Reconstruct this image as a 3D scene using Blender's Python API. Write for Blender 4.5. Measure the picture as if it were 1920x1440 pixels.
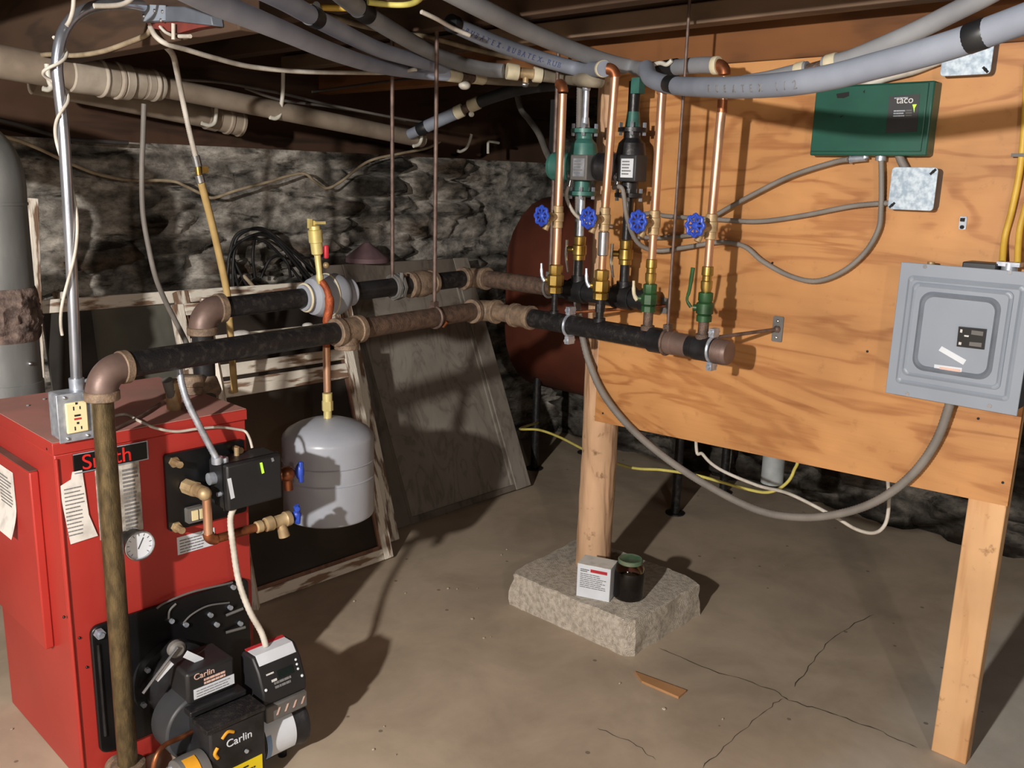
import bpy, bmesh, math, random
from mathutils import Vector, Matrix, noise
random.seed(7)
for o in list(bpy.data.objects): bpy.data.objects.remove(o)
SC = bpy.context.scene
COL = SC.collection
V = Vector

# ------------------------------------------------------------------ camera
# world axes follow the room: +X and +Y run along the cellar walls, Z up, floor z=0
FPX = 1685.0
PITCH, ROLL, AZ = math.radians(12.77), math.radians(-1.655), math.radians(43.3)
CAM = V((0, 0, 1.5))
_fh = V((math.cos(AZ), math.sin(AZ), 0)); _rt = V((math.sin(AZ), -math.cos(AZ), 0)); _up = V((0, 0, 1))
CF = _fh*math.cos(PITCH) - _up*math.sin(PITCH)
_u0 = _fh*math.sin(PITCH) + _up*math.cos(PITCH)
CR = _rt*math.cos(ROLL) - _u0*math.sin(ROLL)
CU = _u0*math.cos(ROLL) + _rt*math.sin(ROLL)
cd = bpy.data.cameras.new('camera'); cam = bpy.data.objects.new('camera', cd); COL.objects.link(cam)
cd.sensor_width = 36; cd.sensor_fit = 'HORIZONTAL'; cd.lens = 36*FPX/1920; cd.clip_start = 0.05
cam.matrix_world = Matrix(((CR.x, CU.x, -CF.x, CAM.x), (CR.y, CU.y, -CF.y, CAM.y), (CR.z, CU.z, -CF.z, CAM.z), (0, 0, 0, 1)))
SC.camera = cam

# ------------------------------------------------------------------ light
w = bpy.data.worlds.new('world'); SC.world = w; w.use_nodes = True
w.node_tree.nodes['Background'].inputs[0].default_value = (0.6, 0.55, 0.5, 1)
w.node_tree.nodes['Background'].inputs[1].default_value = 0.02
def lamp(name, loc, power, color, radius):
    l = bpy.data.lights.new(name, 'POINT'); l.energy = power; l.color = color; l.shadow_soft_size = radius
    o = bpy.data.objects.new(name, l); COL.objects.link(o); o.location = loc
    return o
lamp('work_light', (-1.50, 0.45, 1.86), 330, (1.0, 0.955, 0.895), 0.045)
lamp('ceiling_bulb', (-0.30, -1.20, 1.88), 46, (1.0, 0.93, 0.85), 0.05)
SC.view_settings.view_transform = 'Standard'
SC.view_settings.look = 'None'
SC.view_settings.gamma = 1
SC.view_settings.use_curve_mapping = False
SC.view_settings.exposure = 0.70

# ------------------------------------------------------------------ pixel -> world plane
def ray(x, y): return CF + CR*((x-960)/FPX) - CU*((y-720)/FPX)
def PX(x, y, X): d = ray(x, y); return CAM + d*((X-CAM.x)/d.x)
def PY(x, y, Y): d = ray(x, y); return CAM + d*((Y-CAM.y)/d.y)
def PZ(x, y, Z): d = ray(x, y); return CAM + d*((Z-CAM.z)/d.z)

def pix(p):
    d = V(p)-CAM; z = d.dot(CF); return 960+FPX*d.dot(CR)/z, 720-FPX*d.dot(CU)/z
# ------------------------------------------------------------------ materials
def lin(c):
    c = c/255.0
    return c/12.92 if c <= 0.04045 else ((c+0.055)/1.055)**2.4
def s(r, g, b): return (lin(r), lin(g), lin(b), 1)
def newmat(name):
    m = bpy.data.materials.new(name); m.use_nodes = True
    return m, m.node_tree.nodes, m.node_tree.links, m.node_tree.nodes['Principled BSDF']
def mat(name, col, rough=0.5, metal=0.0, col2=None, scale=12.0, amt=0.5, bump=0.0, stretch=(1, 1, 1), lo=0.35, hi=0.65, emit=None, spec=0.5, detail=5):
    m, N, L, b = newmat(name)
    b.inputs['Roughness'].default_value = rough; b.inputs['Metallic'].default_value = metal
    b.inputs['Specular IOR Level'].default_value = spec
    if col2 is None: col2 = tuple(c*0.72 for c in col[:3])+(1,)
    tc = N.new('ShaderNodeTexCoord'); mp = N.new('ShaderNodeMapping'); mp.inputs['Scale'].default_value = stretch
    nz = N.new('ShaderNodeTexNoise'); nz.inputs['Scale'].default_value = scale; nz.inputs['Detail'].default_value = detail
    rp = N.new('ShaderNodeValToRGB'); rp.color_ramp.elements[0].position = lo; rp.color_ramp.elements[1].position = hi
    rp.color_ramp.elements[0].color = col2; rp.color_ramp.elements[1].color = col
    L.new(tc.outputs['Object'], mp.inputs[0]); L.new(mp.outputs[0], nz.inputs['Vector'])
    L.new(nz.outputs['Fac'], rp.inputs[0]); L.new(rp.outputs[0], b.inputs['Base Color'])
    if bump:
        bp = N.new('ShaderNodeBump'); bp.inputs['Strength'].default_value = bump; bp.inputs['Distance'].default_value = 0.01
        n2 = N.new('ShaderNodeTexNoise'); n2.inputs['Scale'].default_value = scale*4; n2.inputs['Detail'].default_value = 6
        L.new(mp.outputs[0], n2.inputs['Vector']); L.new(n2.outputs['Fac'], bp.inputs['Height']); L.new(bp.outputs[0], b.inputs['Normal'])
    if emit:
        b.inputs['Emission Color'].default_value = emit[0]; b.inputs['Emission Strength'].default_value = emit[1]
    return m

def wood_mat(name, light, dark, axis, rings=7.0, stretch=7.0, warp=0.35, rough=0.6, fine=60, spots=0.0):
    """long-grained timber; axis = grain direction 0/1/2"""
    m, N, L, b = newmat(name); b.inputs['Roughness'].default_value = rough
    tc = N.new('ShaderNodeTexCoord'); mp = N.new('ShaderNodeMapping')
    sc = [stretch]*3; sc[axis] = 1.0; mp.inputs['Scale'].default_value = sc
    L.new(tc.outputs['Object'], mp.inputs[0])
    n1 = N.new('ShaderNodeTexNoise'); n1.inputs['Scale'].default_value = 1.3; n1.inputs['Detail'].default_value = 3; n1.inputs['Distortion'].default_value = warp
    L.new(mp.outputs[0], n1.inputs['Vector'])
    mu = N.new('ShaderNodeMath'); mu.operation = 'MULTIPLY'; mu.inputs[1].default_value = rings*6.283
    L.new(n1.outputs['Fac'], mu.inputs[0])
    sn = N.new('ShaderNodeMath'); sn.operation = 'SINE'; L.new(mu.outputs[0], sn.inputs[0])
    ma = N.new('ShaderNodeMath'); ma.operation = 'MULTIPLY_ADD'; ma.inputs[1].default_value = 0.5; ma.inputs[2].default_value = 0.5
    L.new(sn.outputs[0], ma.inputs[0])
    n2 = N.new('ShaderNodeTexNoise'); n2.inputs['Scale'].default_value = 9; n2.inputs['Detail'].default_value = 6
    mp2 = N.new('ShaderNodeMapping'); s2 = [fine/8.0]*3; s2[axis] = 0.5; mp2.inputs['Scale'].default_value = s2
    L.new(tc.outputs['Object'], mp2.inputs[0]); L.new(mp2.outputs[0], n2.inputs['Vector'])
    mx = N.new('ShaderNodeMath'); mx.operation = 'MULTIPLY_ADD'; mx.inputs[1].default_value = 0.65
    L.new(ma.outputs[0], mx.inputs[0])
    m3 = N.new('ShaderNodeMath'); m3.operation = 'MULTIPLY'; m3.inputs[1].default_value = 0.40; L.new(n2.outputs['Fac'], m3.inputs[0])
    L.new(m3.outputs[0], mx.inputs[2])
    rp = N.new('ShaderNodeValToRGB'); e = rp.color_ramp.elements
    e[0].position = 0.08; e[0].color = light; e[1].position = 0.97; e[1].color = dark
    mid = e.new(0.70); mid.color = tuple(0.80*a+0.20*c for a, c in zip(light, dark))
    L.new(mx.outputs[0], rp.inputs[0])
    # blotches
    n3 = N.new('ShaderNodeTexNoise'); n3.inputs['Scale'].default_value = 3.0; n3.inputs['Detail'].default_value = 4
    L.new(tc.outputs['Object'], n3.inputs['Vector'])
    r3 = N.new('ShaderNodeValToRGB'); r3.color_ramp.elements[0].position = 0.3; r3.color_ramp.elements[1].position = 0.7
    r3.color_ramp.elements[0].color = (0.66, 0.64, 0.60, 1); r3.color_ramp.elements[1].color = (1.05, 1.05, 1.05, 1)
    L.new(n3.outputs['Fac'], r3.inputs[0])
    mm = N.new('ShaderNodeMix'); mm.data_type = 'RGBA'; mm.blend_type = 'MULTIPLY'; mm.inputs[0].default_value = 0.8
    L.new(rp.outputs[0], mm.inputs[6]); L.new(r3.outputs[0], mm.inputs[7])
    last = mm.outputs[2]
    if spots:
        n4 = N.new('ShaderNodeTexNoise'); n4.inputs['Scale'].default_value = 26; n4.inputs['Detail'].default_value = 6; n4.inputs['Roughness'].default_value = 0.65
        L.new(tc.outputs['Object'], n4.inputs['Vector'])
        r4 = N.new('ShaderNodeValToRGB'); r4.color_ramp.elements[0].position = 0.60; r4.color_ramp.elements[1].position = 0.72
        r4.color_ramp.elements[0].color = (1, 1, 1, 1); r4.color_ramp.elements[1].color = (0.42, 0.36, 0.30, 1); L.new(n4.outputs['Fac'], r4.inputs[0])
        m4 = N.new('ShaderNodeMix'); m4.data_type = 'RGBA'; m4.blend_type = 'MULTIPLY'; m4.inputs[0].default_value = spots
        L.new(last, m4.inputs[6]); L.new(r4.outputs[0], m4.inputs[7]); last = m4.outputs[2]
    L.new(last, b.inputs['Base Color'])
    bp = N.new('ShaderNodeBump'); bp.inputs['Strength'].default_value = 0.15; bp.inputs['Distance'].default_value = 0.004
    L.new(n2.outputs['Fac'], bp.inputs['Height']); L.new(bp.outputs[0], b.inputs['Normal'])
    return m

def peel_mat(name, paint, wood, axis_scale, amount=0.5, rough=0.7):
    """flaking paint over bare timber"""
    return mat(name, paint, rough, 0, wood, 14, stretch=axis_scale, lo=amount-0.04, hi=amount+0.05, bump=0.3, detail=8)

M = {}
M['red'] = mat('red_enamel', s(174, 54, 47), 0.36, 0, s(160, 48, 42), 3, lo=0.3, hi=0.7, spec=0.45)
M['red_dusty'] = mat('dusty_red_lid', s(188, 128, 118), 0.8, 0, s(158, 118, 108), 5, lo=0.35, hi=0.65)
M['dust'] = mat('dusty_brown_ledge', s(120, 84, 74), 0.8, 0)
M['black'] = mat('black_enamel', s(17, 17, 19), 0.36, 0, s(12, 12, 14), 6)
M['black_iron'] = mat('black_iron', s(48, 48, 51), 0.36, 0.3, s(30, 29, 30), 18, bump=0.1)
M['black_rust'] = mat('black_pipe_scuffed', s(66, 62, 59), 0.4, 0.3, s(36, 35, 37), 60, lo=0.50, hi=0.74, bump=0.25)
M['brown_pipe'] = mat('rusty_brown_pipe', s(112, 90, 77), 0.55, 0.2, s(80, 66, 58), 60, lo=0.35, hi=0.65, bump=0.35)
M['brown_fit'] = mat('rusty_brown_fitting', s(122, 100, 92), 0.48, 0.3, s(98, 80, 74), 14, bump=0.06)
M['tan_fit'] = mat('tan_rusted_fitting', s(138, 117, 97), 0.58, 0.15, s(106, 89, 76), 50, lo=0.35, hi=0.65, bump=0.25)
M['bronze_pipe'] = mat('dark_bronze_steel', s(120, 104, 74), 0.30, 0.6, s(84, 73, 54), 90, stretch=(1, 1, 0.3), lo=0.35, hi=0.7, bump=0.22)
M['copper'] = mat('copper', s(226, 182, 152), 0.34, 0.75, s(200, 150, 118), 14, stretch=(1, 1, 0.3))
M['copper_old'] = mat('tarnished_copper', s(176, 110, 72), 0.42, 0.75, s(120, 70, 46), 24)
M['rust_orange'] = mat('orange_stained_copper', s(184, 92, 48), 0.6, 0.2, s(132, 62, 36), 40, bump=0.3)
M['brass'] = mat('brass', s(196, 168, 96), 0.32, 0.85, s(150, 122, 62), 16)
M['brass_dull'] = mat('dull_brass', s(196, 172, 132), 0.5, 0.35, s(146, 122, 90), 22)
M['yellow_brass'] = mat('pale_yellow_brass', s(234, 220, 156), 0.42, 0.35, s(206, 188, 116), 14)
M['chrome'] = mat('bright_zinc', s(214, 216, 222), 0.25, 0.9, s(170, 174, 182), 10)
M['galv'] = mat('galvanised_steel', s(196, 202, 212), 0.38, 0.55, s(150, 158, 172), 48, lo=0.3, hi=0.7, detail=2)
M['galv_plate'] = mat('galvanised_spangle', s(200, 214, 226), 0.45, 0.25, s(152, 170, 188), 75, lo=0.35, hi=0.65, detail=2)
M['emt'] = mat('bright_conduit', s(196, 200, 210), 0.28, 0.85, s(160, 166, 178), 12)
M['flue'] = mat('dull_flue_metal', s(146, 148, 146), 0.5, 0.4, s(104, 106, 106), 8, stretch=(1, 1, 0.3), bump=0.05)
M['flue_rust'] = mat('rusted_flue_seam', s(126, 108, 100), 0.85, 0, s(66, 54, 50), 40, bump=0.4)
M['tank'] = mat('tank_grey_paint', s(170, 174, 184), 0.32, 0, s(156, 160, 170), 5)
M['panel'] = mat('panel_grey', s(144, 153, 166), 0.42, 0, s(136, 145, 158), 5)
M['panel_dark'] = mat('panel_body_grey', s(96, 102, 112), 0.5, 0)
M['green_box'] = mat('dark_green_enamel', s(34, 88, 74), 0.36, 0, s(28, 76, 64), 5)
M['green_pump'] = mat('pump_green', s(66, 120, 110), 0.4, 0.1, s(44, 84, 78), 14)
M['green_valve'] = mat('valve_green', s(48, 92, 52), 0.42, 0.1, s(32, 60, 36), 18)
M['dark_grey'] = mat('dark_grey_plastic', s(58, 60, 64), 0.5, 0, s(46, 47, 50), 8)
M['ctrl'] = mat('control_black_plastic', s(36, 36, 38), 0.5, 0, s(29, 29, 31), 8)
M['mid_grey'] = mat('mid_grey_plastic', s(108, 106, 104), 0.55, 0)
M['white'] = mat('white_label', s(216, 222, 230), 0.6, 0, s(204, 209, 217), 10)
M['paper'] = mat('paper', s(224, 220, 214), 0.8, 0, s(196, 192, 186), 24, lo=0.3, hi=0.5)
M['paper_old'] = mat('soiled_paper', s(198, 192, 184), 0.8, 0, s(138, 130, 120), 34, lo=0.38, hi=0.6)
M['ink'] = mat('ink_grey', s(128, 127, 128), 0.8)
M['ink_black'] = mat('ink_black', s(28, 28, 30), 0.8)
M['ink_red'] = mat('ink_red', s(196, 44, 52), 0.7)
M['ink_white'] = mat('ink_white', s(226, 224, 222), 0.7)
M['ink_pale'] = mat('ink_pale_pink', s(226, 190, 176), 0.7)
M['ink_blue'] = mat('ink_blue', s(90, 100, 140), 0.7)
M['logo_red'] = mat('logo_red', s(226, 44, 40), 0.5)
M['yellow'] = mat('yellow_sticker', s(232, 208, 30), 0.5, 0, s(220, 190, 24), 10)
M['orange'] = mat('orange_sticker', s(232, 164, 44), 0.5)
M['sky_blue'] = mat('pale_blue_sticker', s(140, 172, 214), 0.6)
M['blue'] = mat('blue_handwheel', s(50, 82, 190), 0.4, 0, s(40, 64, 160), 20)
M['blue_light'] = mat('blue_lever', s(60, 96, 200), 0.42, 0)
M['cream'] = mat('ivory_plastic', s(236, 224, 178), 0.45, 0, s(228, 214, 166), 8)
M['foam'] = mat('grey_foam_insulation', s(146, 148, 152), 0.7, 0, s(128, 130, 136), 8)
M['foam_blue'] = mat('blue_grey_foam', s(136, 143, 156), 0.65, 0, s(122, 128, 142), 8)
M['foam_pale'] = mat('pale_blue_foam', s(164, 172, 192), 0.65, 0, s(148, 156, 176), 8)
M['foam_tan'] = mat('dusty_tan_foam', s(150, 140, 122), 0.8, 0, s(124, 114, 98), 10)
M['collar'] = mat('white_foam_end', s(216, 206, 178), 0.7, 0, s(188, 176, 146), 18)
M['tape'] = mat('black_tape', s(30, 31, 34), 0.45, 0)
M['pvc'] = mat('beige_pvc', s(160, 146, 130), 0.6, 0, s(132, 118, 104), 9)
M['pvc_pale'] = mat('pale_pvc_fitting', s(188, 178, 164), 0.55, 0, s(158, 146, 132), 14)
M['pvc_white'] = mat('white_plastic', s(226, 222, 210), 0.45, 0)
M['cable_beige'] = mat('beige_cable_jacket', s(176, 160, 134), 0.6, 0, s(140, 124, 102), 20)
M['cable_white'] = mat('white_cable_jacket', s(206, 200, 190), 0.55, 0, s(170, 162, 150), 20)
M['cable_grey'] = mat('grey_cable_jacket', s(132, 126, 120), 0.6, 0)
M['cable_dark'] = mat('dark_cable_jacket', s(62, 58, 56), 0.6, 0)
M['cable_black'] = mat('black_cable_jacket', s(34, 33, 34), 0.55, 0)
M['cable_yellow'] = mat('yellow_cable_jacket', s(214, 176, 70), 0.5, 0, s(188, 150, 52), 14)
M['cable_yel2'] = mat('pale_yellow_cable', s(216, 204, 110), 0.5, 0)
M['orange_red'] = mat('faded_red_paint', s(122, 52, 44), 0.7, 0, s(80, 42, 38), 16)
M['rod'] = mat('brown_steel_rod', s(124, 104, 96), 0.55, 0.4, s(88, 72, 66), 30)
M['oil_tank'] = mat('oxide_brown_paint', s(110, 56, 40), 0.55, 0, s(90, 46, 33), 4, bump=0.05)
M['concrete'] = mat('rough_block_concrete', s(206, 196, 182), 0.9, 0, s(172, 161, 147), 60, bump=0.8, lo=0.35, hi=0.6)
M['bead'] = mat('panel_bead_grey', s(124, 132, 144), 0.45, 0)
M['jar'] = mat('jar_dark_contents', s(20, 15, 14), 0.2, 0)
M['lid_green'] = mat('tarnished_green_lid', s(120, 128, 104), 0.6, 0.2, s(70, 110, 84), 30)
M['debris'] = mat('pale_crumbs', s(190, 178, 160), 0.9, 0)
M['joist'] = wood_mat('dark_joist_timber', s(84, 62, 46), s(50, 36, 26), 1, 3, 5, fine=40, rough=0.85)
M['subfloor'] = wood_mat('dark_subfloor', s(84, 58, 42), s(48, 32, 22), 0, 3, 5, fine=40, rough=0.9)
M['beam_brown'] = wood_mat('brown_header', s(132, 84, 44), s(84, 50, 24), 1, 3, 5, fine=40, rough=0.8)
M['ply'] = wood_mat('fir_plywood', s(204, 148, 92), s(160, 100, 52), 1, 4.6, 5.2, warp=0.9, fine=70, rough=0.55, spots=0.25)
M['lumber'] = wood_mat('pine_stud', s(230, 184, 136), s(196, 140, 90), 2, 2.2, 6, fine=60, rough=0.6, spots=0.8)
M['log'] = wood_mat('debarked_log', s(222, 182, 146), s(140, 98, 68), 2, 3.4, 5, fine=120, warp=1.5, spots=1.0, rough=0.8)
M['shim'] = wood_mat('wood_shim', s(186, 140, 96), s(140, 100, 64), 1, 2, 6, fine=60, rough=0.7)
M['door_wood'] = wood_mat('weathered_grey_door', s(152, 145, 136), s(122, 115, 106), 2, 5, 5, warp=1.8, fine=60, rough=0.75)
M['door_edge'] = wood_mat('weathered_dark_edge', s(122, 113, 104), s(86, 78, 70), 2, 3, 5, fine=60, rough=0.8)
M['grey_board'] = mat('grey_green_panel', s(104, 102, 92), 0.85, 0, s(86, 84, 76), 5)
M['dark_board'] = mat('dark_board', s(58, 54, 50), 0.85, 0, s(40, 37, 34), 8)
M['peel_x'] = peel_mat('peeling_white_rail', s(232, 224, 210), s(140, 112, 92), (0.5, 1, 3), 0.44)
M['peel_z'] = peel_mat('peeling_white_stile', s(232, 224, 210), s(124, 98, 80), (3, 1, 0.5), 0.45)
M['pink_wood'] = wood_mat('bare_reddish_sash', s(150, 112, 92), s(96, 70, 58), 2, 3, 5, fine=60, rough=0.8)
M['glass_dirty'] = mat('dirty_glass', s(56, 50, 46), 0.25, 0, s(44, 40, 37), 4)
M['flag_red'] = mat('red_tag', s(206, 52, 66), 0.5)
M['gold_valve'] = M['yellow_brass']
M['led'] = mat('green_indicator', s(150, 190, 40), 0.5, emit=((0.35, 0.6, 0.05, 1), 0.8))
M['screen'] = mat('dark_display', s(30, 38, 36), 0.25)

# ------------------------------------------------------------------ mesh builder
ORG = {}
def frame(d):
    d = d.normalized(); a = V((0, 0, 1)) if abs(d.z) < 0.9 else V((1, 0, 0))
    u = d.cross(a).normalized(); return u, d.cross(u).normalized()
class MB:
    def __init__(self): self.v = []; self.f = []; self.T = None; self.mi = []; self.cm = 0; self.pc = []; self.cp = 0
    def add(self, vs, fs):
        n = len(self.v)
        self.v += [(self.T @ V(p)) if self.T else V(p) for p in vs]
        self.f += [tuple(i+n for i in f) for f in fs]; self.mi += [self.cm]*len(fs); self.pc += [self.cp]*len(fs)
        return self
    def nx(self): self.cp += 1; return self
    def box(self, x0, x1, y0, y1, z0, z1):
        vs = [(x, y, z) for x in (x0, x1) for y in (y0, y1) for z in (z0, z1)]
        return self.add(vs, [(0, 1, 3, 2), (4, 6, 7, 5), (0, 4, 5, 1), (2, 3, 7, 6), (0, 2, 6, 4), (1, 5, 7, 3)])
    def boxc(self, c, sz, R=None):
        c = V(c); vs = []
        for x in (-.5, .5):
            for y in (-.5, .5):
                for z in (-.5, .5):
                    p = V((x*sz[0], y*sz[1], z*sz[2])); vs.append(c + (R @ p if R else p))
        return self.add(vs, [(0, 1, 3, 2), (4, 6, 7, 5), (0, 4, 5, 1), (2, 3, 7, 6), (0, 2, 6, 4), (1, 5, 7, 3)])
    def lathe(self, p, d, prof, n=24):
        p = V(p); d = V(d).normalized(); u, w_ = frame(d); vs = []; fs = []
        for t, r in prof:
            for k in range(n):
                a = 2*math.pi*k/n; vs.append(p + d*t + (u*math.cos(a)+w_*math.sin(a))*r)
        for i in range(len(prof)-1):
            for k in range(n):
                k2 = (k+1) % n; fs.append((i*n+k, i*n+k2, (i+1)*n+k2, (i+1)*n+k))
        fs.append(tuple(range(n))); fs.append(tuple((len(prof)-1)*n+k for k in range(n)))
        return self.add(vs, fs)
    def cyl(self, p0, p1, r0, r1=None, n=20):
        p0 = V(p0); p1 = V(p1); return self.lathe(p0, p1-p0, [(0, r0), ((p1-p0).length, r0 if r1 is None else r1)], n)
    def tube(self, pts, r, n=10, sub=0):
        pts = [V(p) for p in pts]
        if sub: pts = spline(pts, sub)
        rs = r if isinstance(r, (list, tuple)) else [r]*len(pts)
        if len(rs) != len(pts): rs = [rs[min(len(rs)-1, int(i*len(rs)/len(pts)))] for i in range(len(pts))]
        t0 = (pts[1]-pts[0]).normalized(); u, _ = frame(t0); vs = []; fs = []; pt = t0
        for i, p in enumerate(pts):
            t = (pts[min(i+1, len(pts)-1)]-pts[max(i-1, 0)]).normalized()
            q = pt.rotation_difference(t); u = q @ u; pt = t; w_ = t.cross(u)
            for k in range(n):
                a = 2*math.pi*k/n; vs.append(p + (u*math.cos(a)+w_*math.sin(a))*rs[i])
        for i in range(len(pts)-1):
            for k in range(n):
                k2 = (k+1) % n; fs.append((i*n+k, i*n+k2, (i+1)*n+k2, (i+1)*n+k))
        fs.append(tuple(range(n))); fs.append(tuple((len(pts)-1)*n+k for k in range(n)))
        return self.add(vs, fs)
    def ring(self, c, d, R, r, n=24, m=8, a0=0, a1=2*math.pi, u=None):
        c = V(c); d = V(d).normalized()
        if u is None: u, w_ = frame(d)
        else: u = V(u).normalized(); w_ = d.cross(u)
        full = abs(a1-a0) > 6.28; cnt = n if full else n+1; vs = []; fs = []
        for i in range(cnt):
            a = a0+(a1-a0)*i/n; e = u*math.cos(a)+w_*math.sin(a)
            for k in range(m):
                b = 2*math.pi*k/m; vs.append(c + e*(R+r*math.cos(b)) + d*(r*math.sin(b)))
        for i in range(n):
            i2 = (i+1) % cnt
            for k in range(m):
                k2 = (k+1) % m; fs.append((i*m+k, i2*m+k, i2*m+k2, i*m+k2))
        if not full: fs.append(tuple(range(m))); fs.append(tuple((cnt-1)*m+k for k in range(m)))
        return self.add(vs, fs)
    def sphere(self, c, r, sc=(1, 1, 1), n=16, m=10):
        c = V(c); vs = []; fs = []
        for i in range(1, m):
            a = math.pi*i/m
            for k in range(n):
                b = 2*math.pi*k/n
                vs.append(c+V((r*sc[0]*math.sin(a)*math.cos(b), r*sc[1]*math.sin(a)*math.sin(b), r*sc[2]*math.cos(a))))
        for i in range(m-2):
            for k in range(n):
                k2 = (k+1) % n; fs.append((i*n+k, i*n+k2, (i+1)*n+k2, (i+1)*n+k))
        fs.append(tuple(range(n))); fs.append(tuple((m-2)*n+k for k in range(n)))
        return self.add(vs, fs)
    def prism(self, pts, ex):
        pts = [V(p) for p in pts]; ex = V(ex); n = len(pts)
        vs = pts + [p+ex for p in pts]
        fs = [tuple(range(n)), tuple(range(n, 2*n))] + [(i, (i+1) % n, n+(i+1) % n, n+i) for i in range(n)]
        return self.add(vs, fs)
    def grid(self, fn, nu, nv):
        vs = [fn(i/nu, j/nv) for i in range(nu+1) for j in range(nv+1)]
        fs = [(i*(nv+1)+j, (i+1)*(nv+1)+j, (i+1)*(nv+1)+j+1, i*(nv+1)+j+1) for i in range(nu) for j in range(nv)]
        return self.add(vs, fs)
def spline(P, sub):
    out = []
    for i in range(len(P)-1):
        a = P[max(i-1, 0)]; b = P[i]; c = P[i+1]; d = P[min(i+2, len(P)-1)]
        for k in range(sub):
            t = k/sub
            out.append(0.5*((2*b)+(c-a)*t+(2*a-5*b+4*c-d)*t*t+(3*b-a-3*c+d)*t*t*t))
    out.append(P[-1]); return out
def rrect(cx, cy, w_, h, r, n=5):
    out = []
    for sx, sy, a0 in ((1, 1, 0), (-1, 1, 90), (-1, -1, 180), (1, -1, 270)):
        for k in range(n+1):
            a = math.radians(a0+90*k/n); out.append((cx+sx*(w_/2-r)+r*math.cos(a), cy+sy*(h/2-r)+r*math.sin(a)))
    return out
def obj(mb, name, m, parent=None, bev=0, smooth=True, ang=38, recalc=True):
    if parent is not None and len(set(mb.pc)) > 1:          # several pieces: one part each
        out = None
        for k in sorted(set(mb.pc)):
            q = MB(); mp_ = {}
            for f, c in zip(mb.f, mb.pc):
                if c != k: continue
                for i in f:
                    if i not in mp_: mp_[i] = len(q.v); q.v.append(mb.v[i])
                q.f.append(tuple(mp_[i] for i in f)); q.mi.append(0); q.pc.append(0)
            out = obj(q, name, m, parent, bev, smooth, ang, recalc)
        return out
    me = bpy.data.meshes.new(name)
    if parent is not None: o0 = ORG[parent.name]
    else:
        xs = [p.x for p in mb.v]; ys = [p.y for p in mb.v]; zs = [p.z for p in mb.v]
        o0 = V(((min(xs)+max(xs))/2, (min(ys)+max(ys))/2, min(zs)))
    me.from_pydata([p-o0 for p in mb.v], [], mb.f); me.update()
    if recalc:
        bm = bmesh.new(); bm.from_mesh(me); bmesh.ops.recalc_face_normals(bm, faces=bm.faces); bm.to_mesh(me); bm.free()
    ms = m if isinstance(m, (list, tuple)) else [m]
    for k in ms: me.materials.append(M[k] if isinstance(k, str) else k)
    if len(ms) > 1:
        for p, i in zip(me.polygons, mb.mi): p.material_index = i
    if smooth:
        for p in me.polygons: p.use_smooth = True
        me.set_sharp_from_angle(angle=math.radians(ang))
    o = bpy.data.objects.new(name, me); COL.objects.link(o)
    if parent is not None: o.parent = parent
    else: o.location = o0
    ORG[o.name] = o0
    if bev:
        md = o.modifiers.new('bevel', 'BEVEL'); md.width = bev; md.segments = 2; md.limit_method = 'ANGLE'; md.angle_limit = math.radians(40)
    return o
def tag(o, label, cat, group=None):
    o['label'] = label; o['category'] = cat
    if group: o['group'] = group
    return o
def struct(o): o['kind'] = 'structure'; return o
def thing(name, label, cat, loc, group=None):
    o = bpy.data.objects.new(name, None); COL.objects.link(o); o.location = V(loc); o.empty_display_size = 0.05
    ORG[o.name] = V(loc); return tag(o, label, cat, group)
def text(txt, size, m, parent, org, right, up, depth=0.0006, name='lettering', align='LEFT'):
    cu = bpy.data.curves.new('t', 'FONT'); cu.body = txt; cu.size = size; cu.extrude = depth; cu.align_x = align
    to = bpy.data.objects.new('t', cu)
    me = bpy.data.meshes.new_from_object(to)
    bpy.data.objects.remove(to); bpy.data.curves.remove(cu)
    right = V(right).normalized(); up = V(up).normalized(); nn = right.cross(up)
    org = V(org); o0 = ORG[parent.name]
    for v in me.vertices: v.co = org + right*v.co.x + up*v.co.y + nn*v.co.z - o0
    me.name = name; me.materials.clear(); me.materials.append(M[m])
    o = bpy.data.objects.new(name, me); COL.objects.link(o); o.parent = parent; ORG[o.name] = o0
    return o
def sleeve_text(par, path, txt, x0, x1, size, m, r, low=0.1):
    """print a row of letters along a tube's near side"""
    P = spline([V(p) for p in path], 40); X = [pix(p)[0] for p in P]
    for i, ch in enumerate(txt):
        if ch == ' ': continue
        x = x0+(x1-x0)*i/len(txt); k = min(range(1, len(P)-1), key=lambda q: abs(X[q]-x))
        tg = (P[k+1]-P[k-1]).normalized()
        if pix(P[k]+tg*0.01)[0] < X[k]: tg = -tg
        vw = (CAM-P[k]).normalized(); nn = (vw-tg*vw.dot(tg)).normalized(); up = nn.cross(tg).normalized()
        if up.z < 0: up = -up
        nd = (nn-up*low).normalized(); up2 = (up-nd*up.dot(nd)).normalized()
        text(ch, size, m, par, P[k]+nd*(r*0.985)-up2*size*0.35, tg, up2, 0.0012)
def lines(parent, m, org, right, up, w_, rows, gap, h, jit=0.3, name='lettering'):
    """rows of illegible small print as thin raised dashes"""
    mb = MB(); right = V(right).normalized(); up = V(up).normalized(); nn = right.cross(up); rr = random.Random(rows*31+int(w_*1e4))
    for i in range(rows):
        x = 0.0; end = w_*(1-jit*rr.random())
        while x < end:
            l = min(rr.uniform(0.08, 0.25)*w_, end-x); a = V(org)+right*x-up*(i*gap)
            mb.prism([a, a+right*l, a+right*l-up*h, a-up*h], nn*0.0004); x += l+0.02*w_
    return obj(mb, name, m, parent, smooth=False)
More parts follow.
